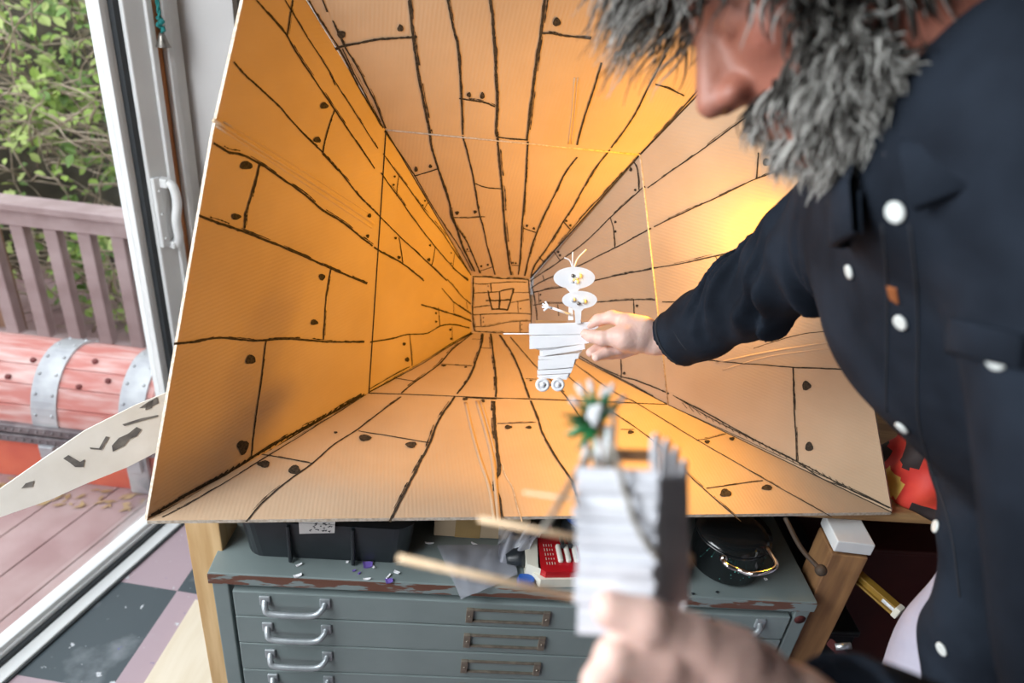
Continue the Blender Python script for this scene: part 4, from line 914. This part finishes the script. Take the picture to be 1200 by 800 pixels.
# ================================================================== THE PERSON
class Field:
    """signed-distance grid with smooth unions; mesh() gives one continuous surface"""
    def __init__(s, lo, hi, h):
        s.lo = np.asarray(lo, float); s.h = h; s.n = np.ceil((np.asarray(hi)-s.lo)/h).astype(int)+1
        s.F = np.full(s.n, 1.0, np.float32)
        s.ax = [s.lo[i]+h*np.arange(s.n[i]) for i in range(3)]
    def block(s, lo, hi):
        a = np.maximum(0, np.floor((np.asarray(lo)-s.lo)/s.h).astype(int)); b = np.minimum(s.n, np.ceil((np.asarray(hi)-s.lo)/s.h).astype(int)+1)
        if (b <= a).any(): return None, None
        sl = tuple(slice(a[i], b[i]) for i in range(3))
        g = np.stack(np.meshgrid(*[s.ax[i][sl[i]] for i in range(3)], indexing='ij'), -1)
        return sl, g
    def _mix(s, sl, d, k, sub=False):
        f = s.F[sl]
        if sub: d = -d; s.F[sl] = np.maximum(f, d) + np.maximum(k-np.abs(f-d), 0)**2/(4*k)
        else: s.F[sl] = np.minimum(f, d) - np.maximum(k-np.abs(f-d), 0)**2/(4*k)
    def cone(s, a, b, ra, rb, k=.012, sub=False, flat=None, fr=1.):
        a = np.asarray(a, float); b = np.asarray(b, float); pad = max(ra, rb)*max(1,1/fr if flat is not None else 1)+2*k+4*s.h
        sl, g = s.block(np.minimum(a,b)-pad, np.maximum(a,b)+pad)
        if sl is None: return s
        ab = b-a; L2 = max(ab@ab, 1e-9); t = np.clip(((g-a)@ab)/L2, 0, 1); q = g-a-t[..., None]*ab
        if flat is not None:
            fl = unit(flat); c = q@fl; q = q + fl*(c*(fr-1))[..., None]
        s._mix(sl, (np.linalg.norm(q, axis=-1)-(ra+(rb-ra)*t)).astype(np.float32), k, sub); return s
    def chain(s, pts, rs, k=.012, **kw):
        for i in range(len(pts)-1): s.cone(pts[i], pts[i+1], rs[i], rs[i+1], k, **kw)
        return s
    def ell(s, c, r, ax=None, k=.012, sub=False):
        c = np.asarray(c, float); r = np.asarray(r, float); ax = np.eye(3) if ax is None else np.asarray(ax); pad = r.max()+2*k+4*s.h
        sl, g = s.block(c-pad, c+pad)
        if sl is None: return s
        q = (g-c)@ax.T; k0 = np.linalg.norm(q/r, axis=-1); k1 = np.linalg.norm(q/(r*r), axis=-1)+1e-9
        s._mix(sl, (k0*(k0-1)/k1).astype(np.float32), k, sub); return s
    def mesh(s):
        F = s.F; I = F < 0; n = F.shape
        C = [(i,j,k) for i in (0,1) for j in (0,1) for k in (0,1)]
        sub = lambda A, c: A[c[0]:n[0]-1+c[0], c[1]:n[1]-1+c[1], c[2]:n[2]-1+c[2]]
        cnt = sum(sub(I, c).astype(np.int8) for c in C); act = (cnt > 0) & (cnt < 8)
        idx = np.full(act.shape, -1, np.int64); cells = np.argwhere(act); idx[act] = np.arange(len(cells))
        acc = np.zeros((len(cells),3)); num = np.zeros(len(cells))
        for c in C:
            for a in range(3):
                if c[a]: continue
                d = list(c); d[a] = 1
                f0 = sub(F, c)[act].astype(float); f1 = sub(F, d)[act].astype(float); cr = (f0 < 0) != (f1 < 0)
                t = np.where(cr, f0/(f0-f1+1e-12), 0); p = np.tile(np.array(c, float), (len(cells),1)); p[:, a] += t
                acc[cr] += p[cr]; num[cr] += 1
        vs = s.lo + s.h*(cells + acc/num[:, None]); fs = []
        for a in range(3):
            b, c = (a+1)%3, (a+2)%3
            s0 = [slice(None)]*3; s1 = [slice(None)]*3; s0[a] = slice(0, n[a]-1); s1[a] = slice(1, n[a])
            e = I[tuple(s0)] != I[tuple(s1)]; E_ = np.argwhere(e); E_ = E_[(E_[:, b] > 0)&(E_[:, c] > 0)&(E_[:, b] < n[b]-1)&(E_[:, c] < n[c]-1)]
            ins = I[tuple(E_.T)]
            def cell(ob, oc):
                q = E_.copy(); q[:, b] -= ob; q[:, c] -= oc; return idx[tuple(q.T)]
            Q = np.stack([cell(1,1), cell(0,1), cell(0,0), cell(1,0)], 1)
            Q[~ins] = Q[~ins][:, ::-1]; fs.append(Q)
        return vs, np.concatenate(fs)
def mesh_obj(name, parts, mats, parent, midx=None):
    """parts: list of (verts, quads) joined into one mesh"""
    vs = np.concatenate([p[0] for p in parts]); off = 0; fs = []; mi = []
    for i, p in enumerate(parts): fs.append(p[1]+off); mi += [midx[i] if midx else 0]*len(p[1]); off += len(p[0])
    fs = np.concatenate(fs); o = vs.mean(0); me = bpy.data.meshes.new(name); me.vertices.add(len(vs)); me.vertices.foreach_set('co', (vs-o).ravel())
    me.loops.add(fs.size); me.loops.foreach_set('vertex_index', fs.ravel()); me.polygons.add(len(fs))
    me.polygons.foreach_set('loop_start', np.arange(len(fs))*4); me.polygons.foreach_set('loop_total', np.full(len(fs),4))
    for m in mats: me.materials.append(m)
    me.polygons.foreach_set('material_index', mi); me.polygons.foreach_set('use_smooth', [True]*len(fs)); me.update(); me.validate()
    ob = bpy.data.objects.new(name, me); ob.location = tuple(o); return link(ob, parent)
def mm_(d, px): return px*d/F_PX

# joints (metres, world)
SHR, SHL = V(.365,.715,1.425), at(1275,130,.415)
ELR, WRR = at(878,350,.93), at(772,400,1.055)
ELL, WRL = at(1320,1020,.45), at(922,840,.362)
NECK = V(.315,.50,1.505); CHEST = V(.455,.545,1.39); BELLY = V(.672,.57,1.20); HIP = V(.835,.59,1.02); PEL = V(.88,.59,.92)
FD = unit(V(-.88,-.46,-.10)); LAT = unit(np.cross(UPZ, FD))        # facing, and the body's left
ANR, ANL = V(.74,.69,.09), V(.86,.41,.09)
person = empty('person', V(.78,.54,0), 'grey-bearded person in a dark denim shirt leaning in from the right', 'person')

# ---- head frame
hu = unit(-.62*CR + .76*CU + .05*CF); hf = -.76*CR - .62*CU + .16*CF; hf = unit(hf - hu*(hf@hu)); hl = unit(np.cross(hu, hf))
HC = at(962,-42,.505); AXH = [hl, hf, hu]
def hp(x, y, z): return HC + hl*x + hf*y + hu*z
def hd(x, y, z): return hl*x + hf*y + hu*z
h = Field(HC-.24, HC+.24, .0032)
h.ell(hp(0,-.012,.035),(.076,.097,.090),AXH,.02).ell(hp(0,.030,-.040),(.060,.066,.078),AXH,.03).ell(hp(0,.045,-.078),(.046,.045,.040),AXH,.03)
h.cone(hp(-.036,.080,.026),hp(.036,.080,.026),.0135,.0135,.014)
h.cone(hp(0,.082,.012),hp(0,.100,-.030),.010,.014,.010)
h.cone(hp(0,.090,.018),hp(0,.121,-.026),.0085,.0118,.010).ell(hp(.0125,.108,-.032),(.010,.012,.009),AXH,.008).ell(hp(-.0125,.108,-.032),(.010,.012,.009),AXH,.008)
for s in (-1,1):
    h.ell(hp(s*.041,.066,-.018),(.024,.022,.020),AXH,.02); h.ell(hp(s*.031,.098,.006),(.016,.014,.011),AXH,.010,True)
    h.ell(hp(s*.031,.079,.005),(.0125,.0125,.0125),AXH,.002); h.cone(hp(s*.018,.086,.011),hp(s*.044,.080,.010),.0042,.0042,.004); h.cone(hp(s*.020,.088,.000),hp(s*.044,.081,.000),.0036,.0036,.004)
    h.ell(hp(s*.0075,.113,-.040),(.0045,.006,.004),AXH,.003,True)
    h.ell(hp(s*.079,-.006,-.006),(.010,.020,.033),AXH,.006); h.ell(hp(s*.086,-.001,-.006),(.006,.011,.020),AXH,.005,True)
h.cone(hp(-.020,.098,-.061),hp(.020,.098,-.061),.0062,.0062,.006).cone(hp(-.018,.096,-.071),hp(.018,.096,-.071),.007,.007,.006).ell(hp(0,.083,-.100),(.022,.020,.018),AXH,.015)
h.cone(hp(0,-.035,-.05), NECK, .056, .062, .03)
head = h.mesh()
# ---- torso, arms and legs below the clothes
b = Field(V(.05,.05,-.005), V(1.0,1.1,1.62), .0085)
b.cone(NECK+V(-.02,0,.03),CHEST,.055,.10,.05,flat=FD,fr=1.2).cone(CHEST,BELLY,.135,.125,.05,flat=LAT,fr=.80).cone(BELLY,HIP,.125,.13,.05,flat=LAT,fr=.82).cone(HIP,PEL,.13,.125,.05,flat=LAT,fr=.82)
b.cone(SHR,SHL,.060,.060,.05)
KNR, KNL = V(.71,.66,.50), V(.80,.43,.50)
b.chain([SHR,ELR,WRR],[.042,.032,.020],.02).chain([SHL,ELL,WRL+(ELL-WRL)*.4],[.046,.036,.030],.02)
b.chain([PEL-LAT*.09-UPZ*.02,KNR,ANR],[.085,.055,.040],.03).chain([PEL+LAT*.09-UPZ*.02,KNL,ANL],[.085,.055,.040],.03)
for a in (ANR,ANL): b.chain([a-V(0,0,.035),a+V(-.09,-.045,-.055),a+V(-.16,-.08,-.062)],[.042,.034,.024],.02,)
b.F[:, :, b.ax[2] < .002] = 1
body = b.mesh()
# ---- far (right) hand, fingers closed on the card figure
def hand(lo, hi, res, chains, nails):
    A_p = np.array([at(*p) for c in chains for p in c[0]]); f = Field(A_p.min(0)-.045, A_p.max(0)+.045, res)
    for pts, rs, k in chains: f.chain([at(*p) for p in pts], rs, k)
    return f.mesh()
D0 = 1.05
R1 = hand(at(690,350,.98)-.09, at(775,430,1.12)+.12, .0019, [
  ([(805,393,D0+.012),(768,392,D0+.004),(738,386,D0+.004)],[.021,.0175,.018],.010),
  ([(805,405,D0+.012),(766,402,D0+.004),(738,399,D0+.006)],[.020,.0165,.018],.010),
  ([(752,384,D0),(737,379,D0+.004)],[.019,.015],.012), ([(745,396,D0-.004),(730,396,D0-.008),(718,394,D0-.006)],[.019,.0165,.0125],.012),
  ([(741,378,D0+.008),(717,371.5,D0+.020),(701,375,D0+.028),(690,383,D0+.030)],[.0130,.0105,.0095,.0078],.004),
  ([(722,396,D0-.006),(706,396,D0-.004),(694,394,D0+.004),(686,391,D0+.010)],[.0125,.0112,.0100,.0078],.004),
  ([(740,398,D0+.016),(718,404,D0+.024),(702,407,D0+.020),(692,413,D0+.012)],[.0118,.0094,.0085,.0072],.003),
  ([(743,403,D0+.014),(724,410,D0+.012),(710,413,D0+.006),(699,418,D0+.000)],[.0116,.0092,.0085,.0074],.003),
  ([(744,408,D0+.020),(728,414,D0+.022),(716,415,D0+.020),(706,417,D0+.018)],[.0105,.0085,.0078,.0066],.003)], None)
# ---- near (left) hand pinching the box toy
N0 = .335
L1 = hand(0, 0, .0021, [
  ([(1015,898,0.384),(926,842,0.370),(840,790,0.354)],[.030,.0260,.0175],.012),
  ([(1015,912,0.384),(918,862,0.372),(828,830,0.358)],[.030,.0260,.020],.012),
  ([(918,900,0.377),(832,880,0.364)],[.025,.020],.012),
  ([(884,792,0.364),(816,762,0.350)],[.018,.0145],.010),
  ([(862,772,0.357),(808,750,0.349),(758,729,0.342),(716,714,0.343)],[.0165,.0130,.0116,.0096],.004),
  ([(832,792,0.354),(778,778,0.343),(722,770,0.339),(704,800,0.350),(708,838,0.364)],[.0145,.0118,.0106,.0098,.0086],.003),
  ([(830,830,0.357),(774,822,0.345),(728,830,0.342),(716,868,0.356),(722,895,0.368)],[.0150,.0122,.0110,.0100,.0088],.003),
  ([(832,868,0.362),(784,865,0.351),(744,878,0.348),(736,908,0.360)],[.0145,.0116,.0106,.0092],.003),
  ([(838,903,0.370),(796,905,0.358),(766,916,0.356),(758,938,0.366)],[.0125,.0100,.0090,.0080],.003)], None)
bodyo = mesh_obj('body', [body, head, R1, L1], [M['skin'], M['face_skin']], person, [0,1,0,0])
def nail(px, py, d, dirpx, w, l, name):
    mb = MB(); c = at(px,py,d); u = unit(CR*dirpx[0]-CU*dirpx[1]); v = np.cross(u, CF); mb.ball(c, 1, 12, 0, (l, w, .0016), [u, v, -CF]); mb.build(name, M['nail'], bodyo)
nail(690,391.3,D0-.0005,(-1,-.2),.0042,.0055,'thumb_nail')
# ---- eyes (mostly under the hair)
# ---- shirt
s = Field(V(-.02,.02,.78), V(1.05,1.2,1.68), .0046)
s.cone(NECK+V(.0,0,.0),CHEST+V(0,0,.02),.088,.115,.05,flat=FD,fr=1.05).cone(CHEST,BELLY,.158,.152,.06,flat=LAT,fr=.80).cone(BELLY,HIP,.152,.158,.06,flat=LAT,fr=.82).cone(HIP,PEL+V(.03,0,.06),.158,.16,.05,flat=LAT,fr=.82)
s.cone(SHR+V(0,-.02,0),SHL,.082,.090,.05)
CUF = at(789,399,1.043)
s.chain([SHR,SHR*.5+ELR*.5,ELR,ELR*.45+CUF*.55],[.070,.060,.052,.046],.03).cone(ELR*.45+CUF*.55,CUF,.049,.0435,.02)
CUL = at(1003,872,.374)
s.chain([SHL,ELL],[.080,.060],.02).cone(ELL,CUL,.066,.046,.03)
s.chain([at(1165,640,.68),at(1152,735,.69),at(1140,815,.70)],[.045,.042,.045],.04)
# cloth folds
def fold(f, lo, hi, fn):
    sl, g = f.block(lo, hi); f.F[sl] += fn(g).astype(np.float32)
AR = unit(CUF-SHR)
def sleeve_folds(g):
    t = (g-SHR)@AR; q = g-SHR-t[..., None]*AR; rr = np.linalg.norm(q, axis=-1); w = np.clip(1-(rr/.13)**4,0,1)*np.clip((t-.02)/.08,0,1)*np.clip((np.linalg.norm(CUF-SHR)-.07-t)/.05,0,1)
    a = q@CU; c = q@CF
    ph = t*62 + 26*a + 9*np.sin(t*21+a*30) + 14*c
    el = np.exp(-((t-.5*np.linalg.norm(CUF-SHR))/.15)**2)
    return w*(-.0050*(.4+el)*np.sin(ph) - .0030*np.sin(ph*.53+2+20*a) - .0015*np.sin(131*t+60*a))
fold(s, np.minimum(SHR,CUF)-.14, np.maximum(SHR,CUF)+.14, sleeve_folds)
def torso_folds(g):
    x = (g-CHEST)@FD; y = (g-CHEST)@LAT; z = g[..., 2]; w = np.clip((.47-g[..., 0]*0-np.abs(y))/.2,0,1)*np.clip((1.5-z)/.1,0,1)
    return w*(-.0035*np.sin(38*z+16*y+4*np.sin(9*y+12*z)) - .003*np.sin(24*y-14*z+3*np.sin(14*z)))
fold(s, V(.2,.25,.8), V(.95,.95,1.5), torso_folds)
# open cuff end and collar opening
def flat_end(f, c, n, r):
    sl, g = f.block(c-r, c+r); f.F[sl] = np.where(np.linalg.norm(g-c, axis=-1) < r, np.maximum(f.F[sl], ((g-c)@n)), f.F[sl]).astype(np.float32)
flat_end(s, CUF, unit(unit(CUF-ELR)-CU*.12), .075)
s.cone(CUF-unit(CUF-ELR)*.010, CUF+unit(CUF-ELR)*.06, .037,.036,.002,True); s.cone(CUL+unit(CUL-ELL)*.02, CUL+unit(CUL-ELL)*.09, .040,.036,.003,True)
s.F[:, :, s.ax[2] < .80] = 1
shirt_m = s.mesh(); shirt = mesh_obj('shirt', [shirt_m], [M['denim']], person); tag(shirt, 'dark charcoal denim shirt with pearl buttons')
bv = BVHTree.FromPolygons([Vector(p) for p in shirt_m[0]], [tuple(int(i) for i in q) for q in shirt_m[1]])
def hit(px, py, lift=0.):
    r = ray(px, py); d = Vector(r).normalized(); loc, nrm, i, dist = bv.ray_cast(Vector(EYE), d)
    if loc is None: return None, None
    n = np.array(nrm); n = n if n@r < 0 else -n
    return np.array(loc)+n*lift, n
for (x, y, r) in ((1051,248,.0075),(1057,377,.0062),(1058,500,.0062),(1098,617,.0066),(1105,760,.0066),(997,318,.0062),(1170,420,.0068)):
    p_, n_ = hit(x, y, .0005)
    if p_ is None: print('no hit', x, y); continue
    mb = MB(); mb.lathe(p_, [(.0001,0),(r,0),(r*1.03,.0012),(r*.92,.0026),(r*.6,.0018),(.0001,.0018)], n_, 20); mb.build('button', M['button'], shirt)
def seam(name, pxs, w=.0009, lift=.0004, mat='denim_seam', sub=6):
    pts = [hit(*p, lift)[0] for p in smooth_poly([np.array(q, float) for q in pxs], sub)]; pts = [p for p in pts if p is not None]
    if len(pts) > 2: mb = MB(); mb.tube(pts, w, 6); mb.build(name, M[mat], shirt)
def patch(name, poly, lift, th, mat):
    """a flat cloth piece lying on the shirt: pocket flap, placket band"""
    P = np.array(poly, float); n = 12; vs = []; P0 = [hit(*p, lift) for p in P]
    a, b_, c, d = P; g = []
    for j in range(n):
        for i in range(n):
            u, v = i/(n-1), j/(n-1); q = a*(1-u)*(1-v)+b_*u*(1-v)+c*u*v+d*(1-u)*v; p_, n_ = hit(*q, lift)
            if p_ is None: return
            g.append((p_, n_))
    mb = MB(); N = n*n; vs = [p for p, _ in g]+[p-k*th for p, k in g]
    fs = [(j*n+i,j*n+i+1,(j+1)*n+i+1,(j+1)*n+i) for j in range(n-1) for i in range(n-1)]
    rim = [i for i in range(n)]+[j*n+n-1 for j in range(1,n)]+[(n-1)*n+i for i in range(n-2,-1,-1)]+[j*n for j in range(n-2,0,-1)]
    fs += [(rim[k],rim[(k+1)%len(rim)],N+rim[(k+1)%len(rim)],N+rim[k]) for k in range(len(rim))]
    mb.add(vs, fs, 0, True); return mb.build(name, M[mat], shirt)
patch('pocket_flap', [(1118,372),(1205,392),(1200,432),(1112,410)], .004, .006, 'denim')
patch('undershirt_gap', [(1039,334),(1051,338),(1054,356),(1044,350)], .0012, .002, 'tshirt')
seam('placket_seam', [(1034,262),(1040,330),(1040,400),(1042,500),(1076,610),(1085,700)])
seam('placket_seam', [(1066,262),(1074,330),(1076,400),(1078,500),(1112,610),(1125,700)])
# cuff band stitching and collar
mb = MB(); ad = unit(CUF-ELR)
for off, r in ((.006,.0440),(.044,.0480)):
    c = CUF-ad*(off+.004); u = unit(np.cross(ad, UPZ)); w_ = np.cross(ad, u)
    mb.tube([c+(u*math.cos(a)+w_*math.sin(a))*r for a in np.linspace(0,2*math.pi,41)], .0017, 6, caps=False)
mb.build('cuff_seam', M['denim_seam'], shirt)
mb = MB(); nu = 48
nd = unit(hp(0,-.035,-.05)-NECK); cu = unit(FD-nd*(FD@nd)); cv = np.cross(nd, cu); rings = []
for (r, z) in ((.080,-.01),(.079,.022),(.083,.035),(.094,.020),(.104,-.014),(.098,-.018),(.088,.012)):
    rings.append([NECK + nd*z + (cu*math.cos(a)*1.05 + cv*math.sin(a))*r for a in np.linspace(.22, 2*math.pi-.22, nu)])
vs = [p for rg in rings for p in rg]; mb.add(vs, [(i*nu+k,i*nu+k+1,(i+1)*nu+k+1,(i+1)*nu+k) for i in range(len(rings)-1) for k in range(nu-1)], 0, True); mb.build('collar', M['denim'], shirt)
# ---- trousers
t = Field(V(.3,.1,.02), V(1.0,1.0,1.1), .007)
t.cone(HIP+V(0,0,-.02),PEL,.140,.142,.04,flat=LAT,fr=.82)
KN2 = KNR+V(-.03,.02,.05)
t.chain([at(1195,640,.82),at(1128,770,.83),at(1078,880,.85),ANR+V(-.02,0,.0)],[.062,.068,.066,.060],.04).chain([PEL-LAT*.09-UPZ*.02,KN2,ANR],[.098,.078,.062],.04).chain([PEL+LAT*.09-UPZ*.02,KNL,ANL],[.100,.075,.062],.04)
fold(t, V(.3,.1,.05), V(1,1,1.0), lambda g: -.004*np.sin(40*g[...,2]+20*g[...,1]+5*np.sin(18*g[...,0])))
tr = mesh_obj('trousers', [t.mesh()], [M['trouser']], person); tag(tr, 'pale lavender cotton trousers')
# ---- hair and beard: tapering locks
GR = V(0,0,-1)
def lock(mb, p, d0, L, r, mi, curl, R, grav=.6, n=8, push=None):
    pts = [p]; d = unit(d0); ph = R.uniform(0,6.28); e1 = unit(np.cross(d, V(.3,.5,.8))); e2 = np.cross(d, e1); st = L/n
    for i in range(n):
        d = unit(d + GR*grav*.22 + curl*.28*(e1*math.cos(ph+i*.8)+e2*math.sin(ph+i*.8)))
        q = pts[-1]+d*st
        k = (q-HC)@np.array(AXH).T; m = np.linalg.norm(k/np.array([.082,.104,.097]) - np.array([0,-.12,.36]))
        if m < 1: q = q + unit(q-hp(0,-.012,.035))*.006*(2-m)
        pts.append(q)
    mb.tube(pts, [r*(1-.1*i/n) if i < n*.5 else r*(1.05-.9*(i-n*.5)/(n*.5)) for i in range(n+1)], 5, mi, caps=False)
R_ = random.Random(21); hair = MB(); hm = [M['hair_a'],M['hair_b'],M['hair_c']]
hair.ball(hp(0,-.020,.040), 1, 28, 2, (.081,.098,.092), AXH)
cnt = 0
while cnt < 3600:
    q = unit(V(R_.gauss(0,1), R_.gauss(0,1), R_.gauss(0,1))); lx_, ly, lz = q
    if ly > (.84 if lx_ > .3 and lz > .08 else .66) and lz < .26: continue              # face
    if ly > .42 and lz < .02: continue
    if lz < -.80: continue
    p = hp(lx_*.079, -.014+ly*.099, .036+lz*.091)
    front = ly > .35 and lz > .2
    if front: d0 = hd(*q)*.45 + hd(.1*lx_,.95,.0)*.8; L = R_.uniform(.05,.118)
    elif lz < -.05: d0 = hd(*q)*.35 + hd(0,-.45,-.7)*.8; L = R_.uniform(.05,.10)
    else: d0 = hd(*q)*.38 + hd(.15*lx_,.35 if ly > 0 else -.6,-.45)*.8; L = R_.uniform(.05,.10)
    wv = R_.random(); light = .36 if front else (.13 if lx_ > .2 else .06)
    mi = 1 if wv < light else (0 if wv < light+.32 else 2)
    lock(hair, p, d0, L, R_.uniform(.0008,.0017), mi, R_.uniform(.8,1.8), R_, .6 if front else .5, 10); cnt += 1
hair.build('hair', hm, person)
bd = MB(); cnt = 0
while cnt < 2400:
    lx_ = R_.uniform(-1,1); ang = lx_*1.45; side = abs(lx_)
    zz = R_.uniform(-.116,-.040) if side < .6 else R_.uniform(-.105,.015)
    if side < .33 and zz > -.078 and not (-.060 < zz < -.042): continue
    rad = (.067 if zz > -.09 else .056)
    p = hp(rad*math.sin(ang)*1.0, .030+rad*math.cos(ang)*.96-.006, zz)
    outd = hd(math.sin(ang), math.cos(ang)*.8, -.8)
    mi = R_.choices([0,1,2],(3,7,.8))[0] if zz < -.05 else R_.choices([0,1,2],(5,1.5,5))[0]
    lock(bd, p, outd, R_.uniform(.020,.046) if side < .75 else R_.uniform(.018,.034), R_.uniform(.0007,.0015), mi, R_.uniform(.8,1.6), R_, .35, 7); cnt += 1
bd.build('beard', hm, person)
for s_ in (-1,1):
    eb = MB()
    for i in range(26):
        x = s_*(.014+.034*i/26); lock(eb, hp(x,.092-.16*abs(x)*.4,.027+R_.uniform(-.003,.004)), hd(s_*.7,.6,.25), R_.uniform(.010,.018), .0009, R_.choice([0,0,1,2]), .4, R_, .2, 5)
    eb.build('eyebrow', hm, person)
# ================================================================== LIGHT, SKY, CAMERA
w = bpy.data.worlds.new('World'); scene.world = w; w.use_nodes = True; nt = w.node_tree; bg = nt.nodes['Background']
tc = nt.nodes.new('ShaderNodeTexCoord'); sx = nt.nodes.new('ShaderNodeSeparateXYZ'); rp = nt.nodes.new('ShaderNodeValToRGB')
nt.links.new(tc.outputs['Generated'], sx.inputs[0]); mr = nt.nodes.new('ShaderNodeMapRange'); mr.inputs[1].default_value = -1; nt.links.new(sx.outputs[2], mr.inputs[0])
nt.links.new(mr.outputs[0], rp.inputs[0]); rp.color_ramp.elements[0].position = .45; rp.color_ramp.elements[0].color = (.25,.24,.22,1); rp.color_ramp.elements[1].position = .56; rp.color_ramp.elements[1].color = (.93,.97,1.0,1)
nt.links.new(rp.outputs[0], bg.inputs[0]); bg.inputs[1].default_value = WORLD
def area(name, loc, target, sx_, sy_, power, col):
    l = bpy.data.lights.new(name, 'AREA'); l.shape = 'RECTANGLE'; l.size = sx_; l.size_y = sy_; l.energy = power; l.color = col
    o = bpy.data.objects.new(name, l); COL.objects.link(o); o.location = tuple(loc); o.rotation_euler = Vector(np.asarray(target)-np.asarray(loc)).to_track_quat('-Z','Y').to_euler(); return o
area('window_daylight', wp(1.5,.12,2.0), V(.2,.85,.95), 1.1, .8, WIN_L, (.93,.97,1.0))
area('added_front_fill', wp(2.75,.14,1.2), V(.05,.6,1.15), 1.0, 1.0, FILL_F, (.93,.97,1.0))  # added fill lamp, no window here; brightens the near hand and toy front
l = bpy.data.lights.new('warm_clamp_lamp', 'SPOT'); l.energy = LAMP; l.color = (1.0,.46,.008); l.shadow_soft_size = LSIZE; l.spot_size = math.radians(SPOT); l.spot_blend = 1.0
o = bpy.data.objects.new('warm_clamp_lamp', l); o.location = tuple(LAMPPOS); COL.objects.link(o); o.rotation_euler = Vector(LAMPDIR).to_track_quat('-Z','Y').to_euler()
cam = bpy.data.cameras.new('Camera'); cam.sensor_width = 36; cam.lens = 24; cam.clip_start = .02
co = bpy.data.objects.new('Camera', cam); COL.objects.link(co)
co.matrix_world = Matrix(((CR[0],CU[0],-CF[0],0),(CR[1],CU[1],-CF[1],0),(CR[2],CU[2],-CF[2],H),(0,0,0,1)))
cam.dof.use_dof = True; cam.dof.focus_distance = 1.12; cam.dof.aperture_fstop = 3.0
scene.camera = co
vs_ = scene.view_settings; vs_.view_transform = 'Standard'; vs_.look = 'None'; vs_.gamma = 1.0; vs_.exposure = EXPO; vs_.use_curve_mapping = False
scene.cycles.use_denoising = True; scene.cycles.max_bounces = 10; scene.cycles.transparent_max_bounces = 16; scene.cycles.sample_clamp_indirect = 6
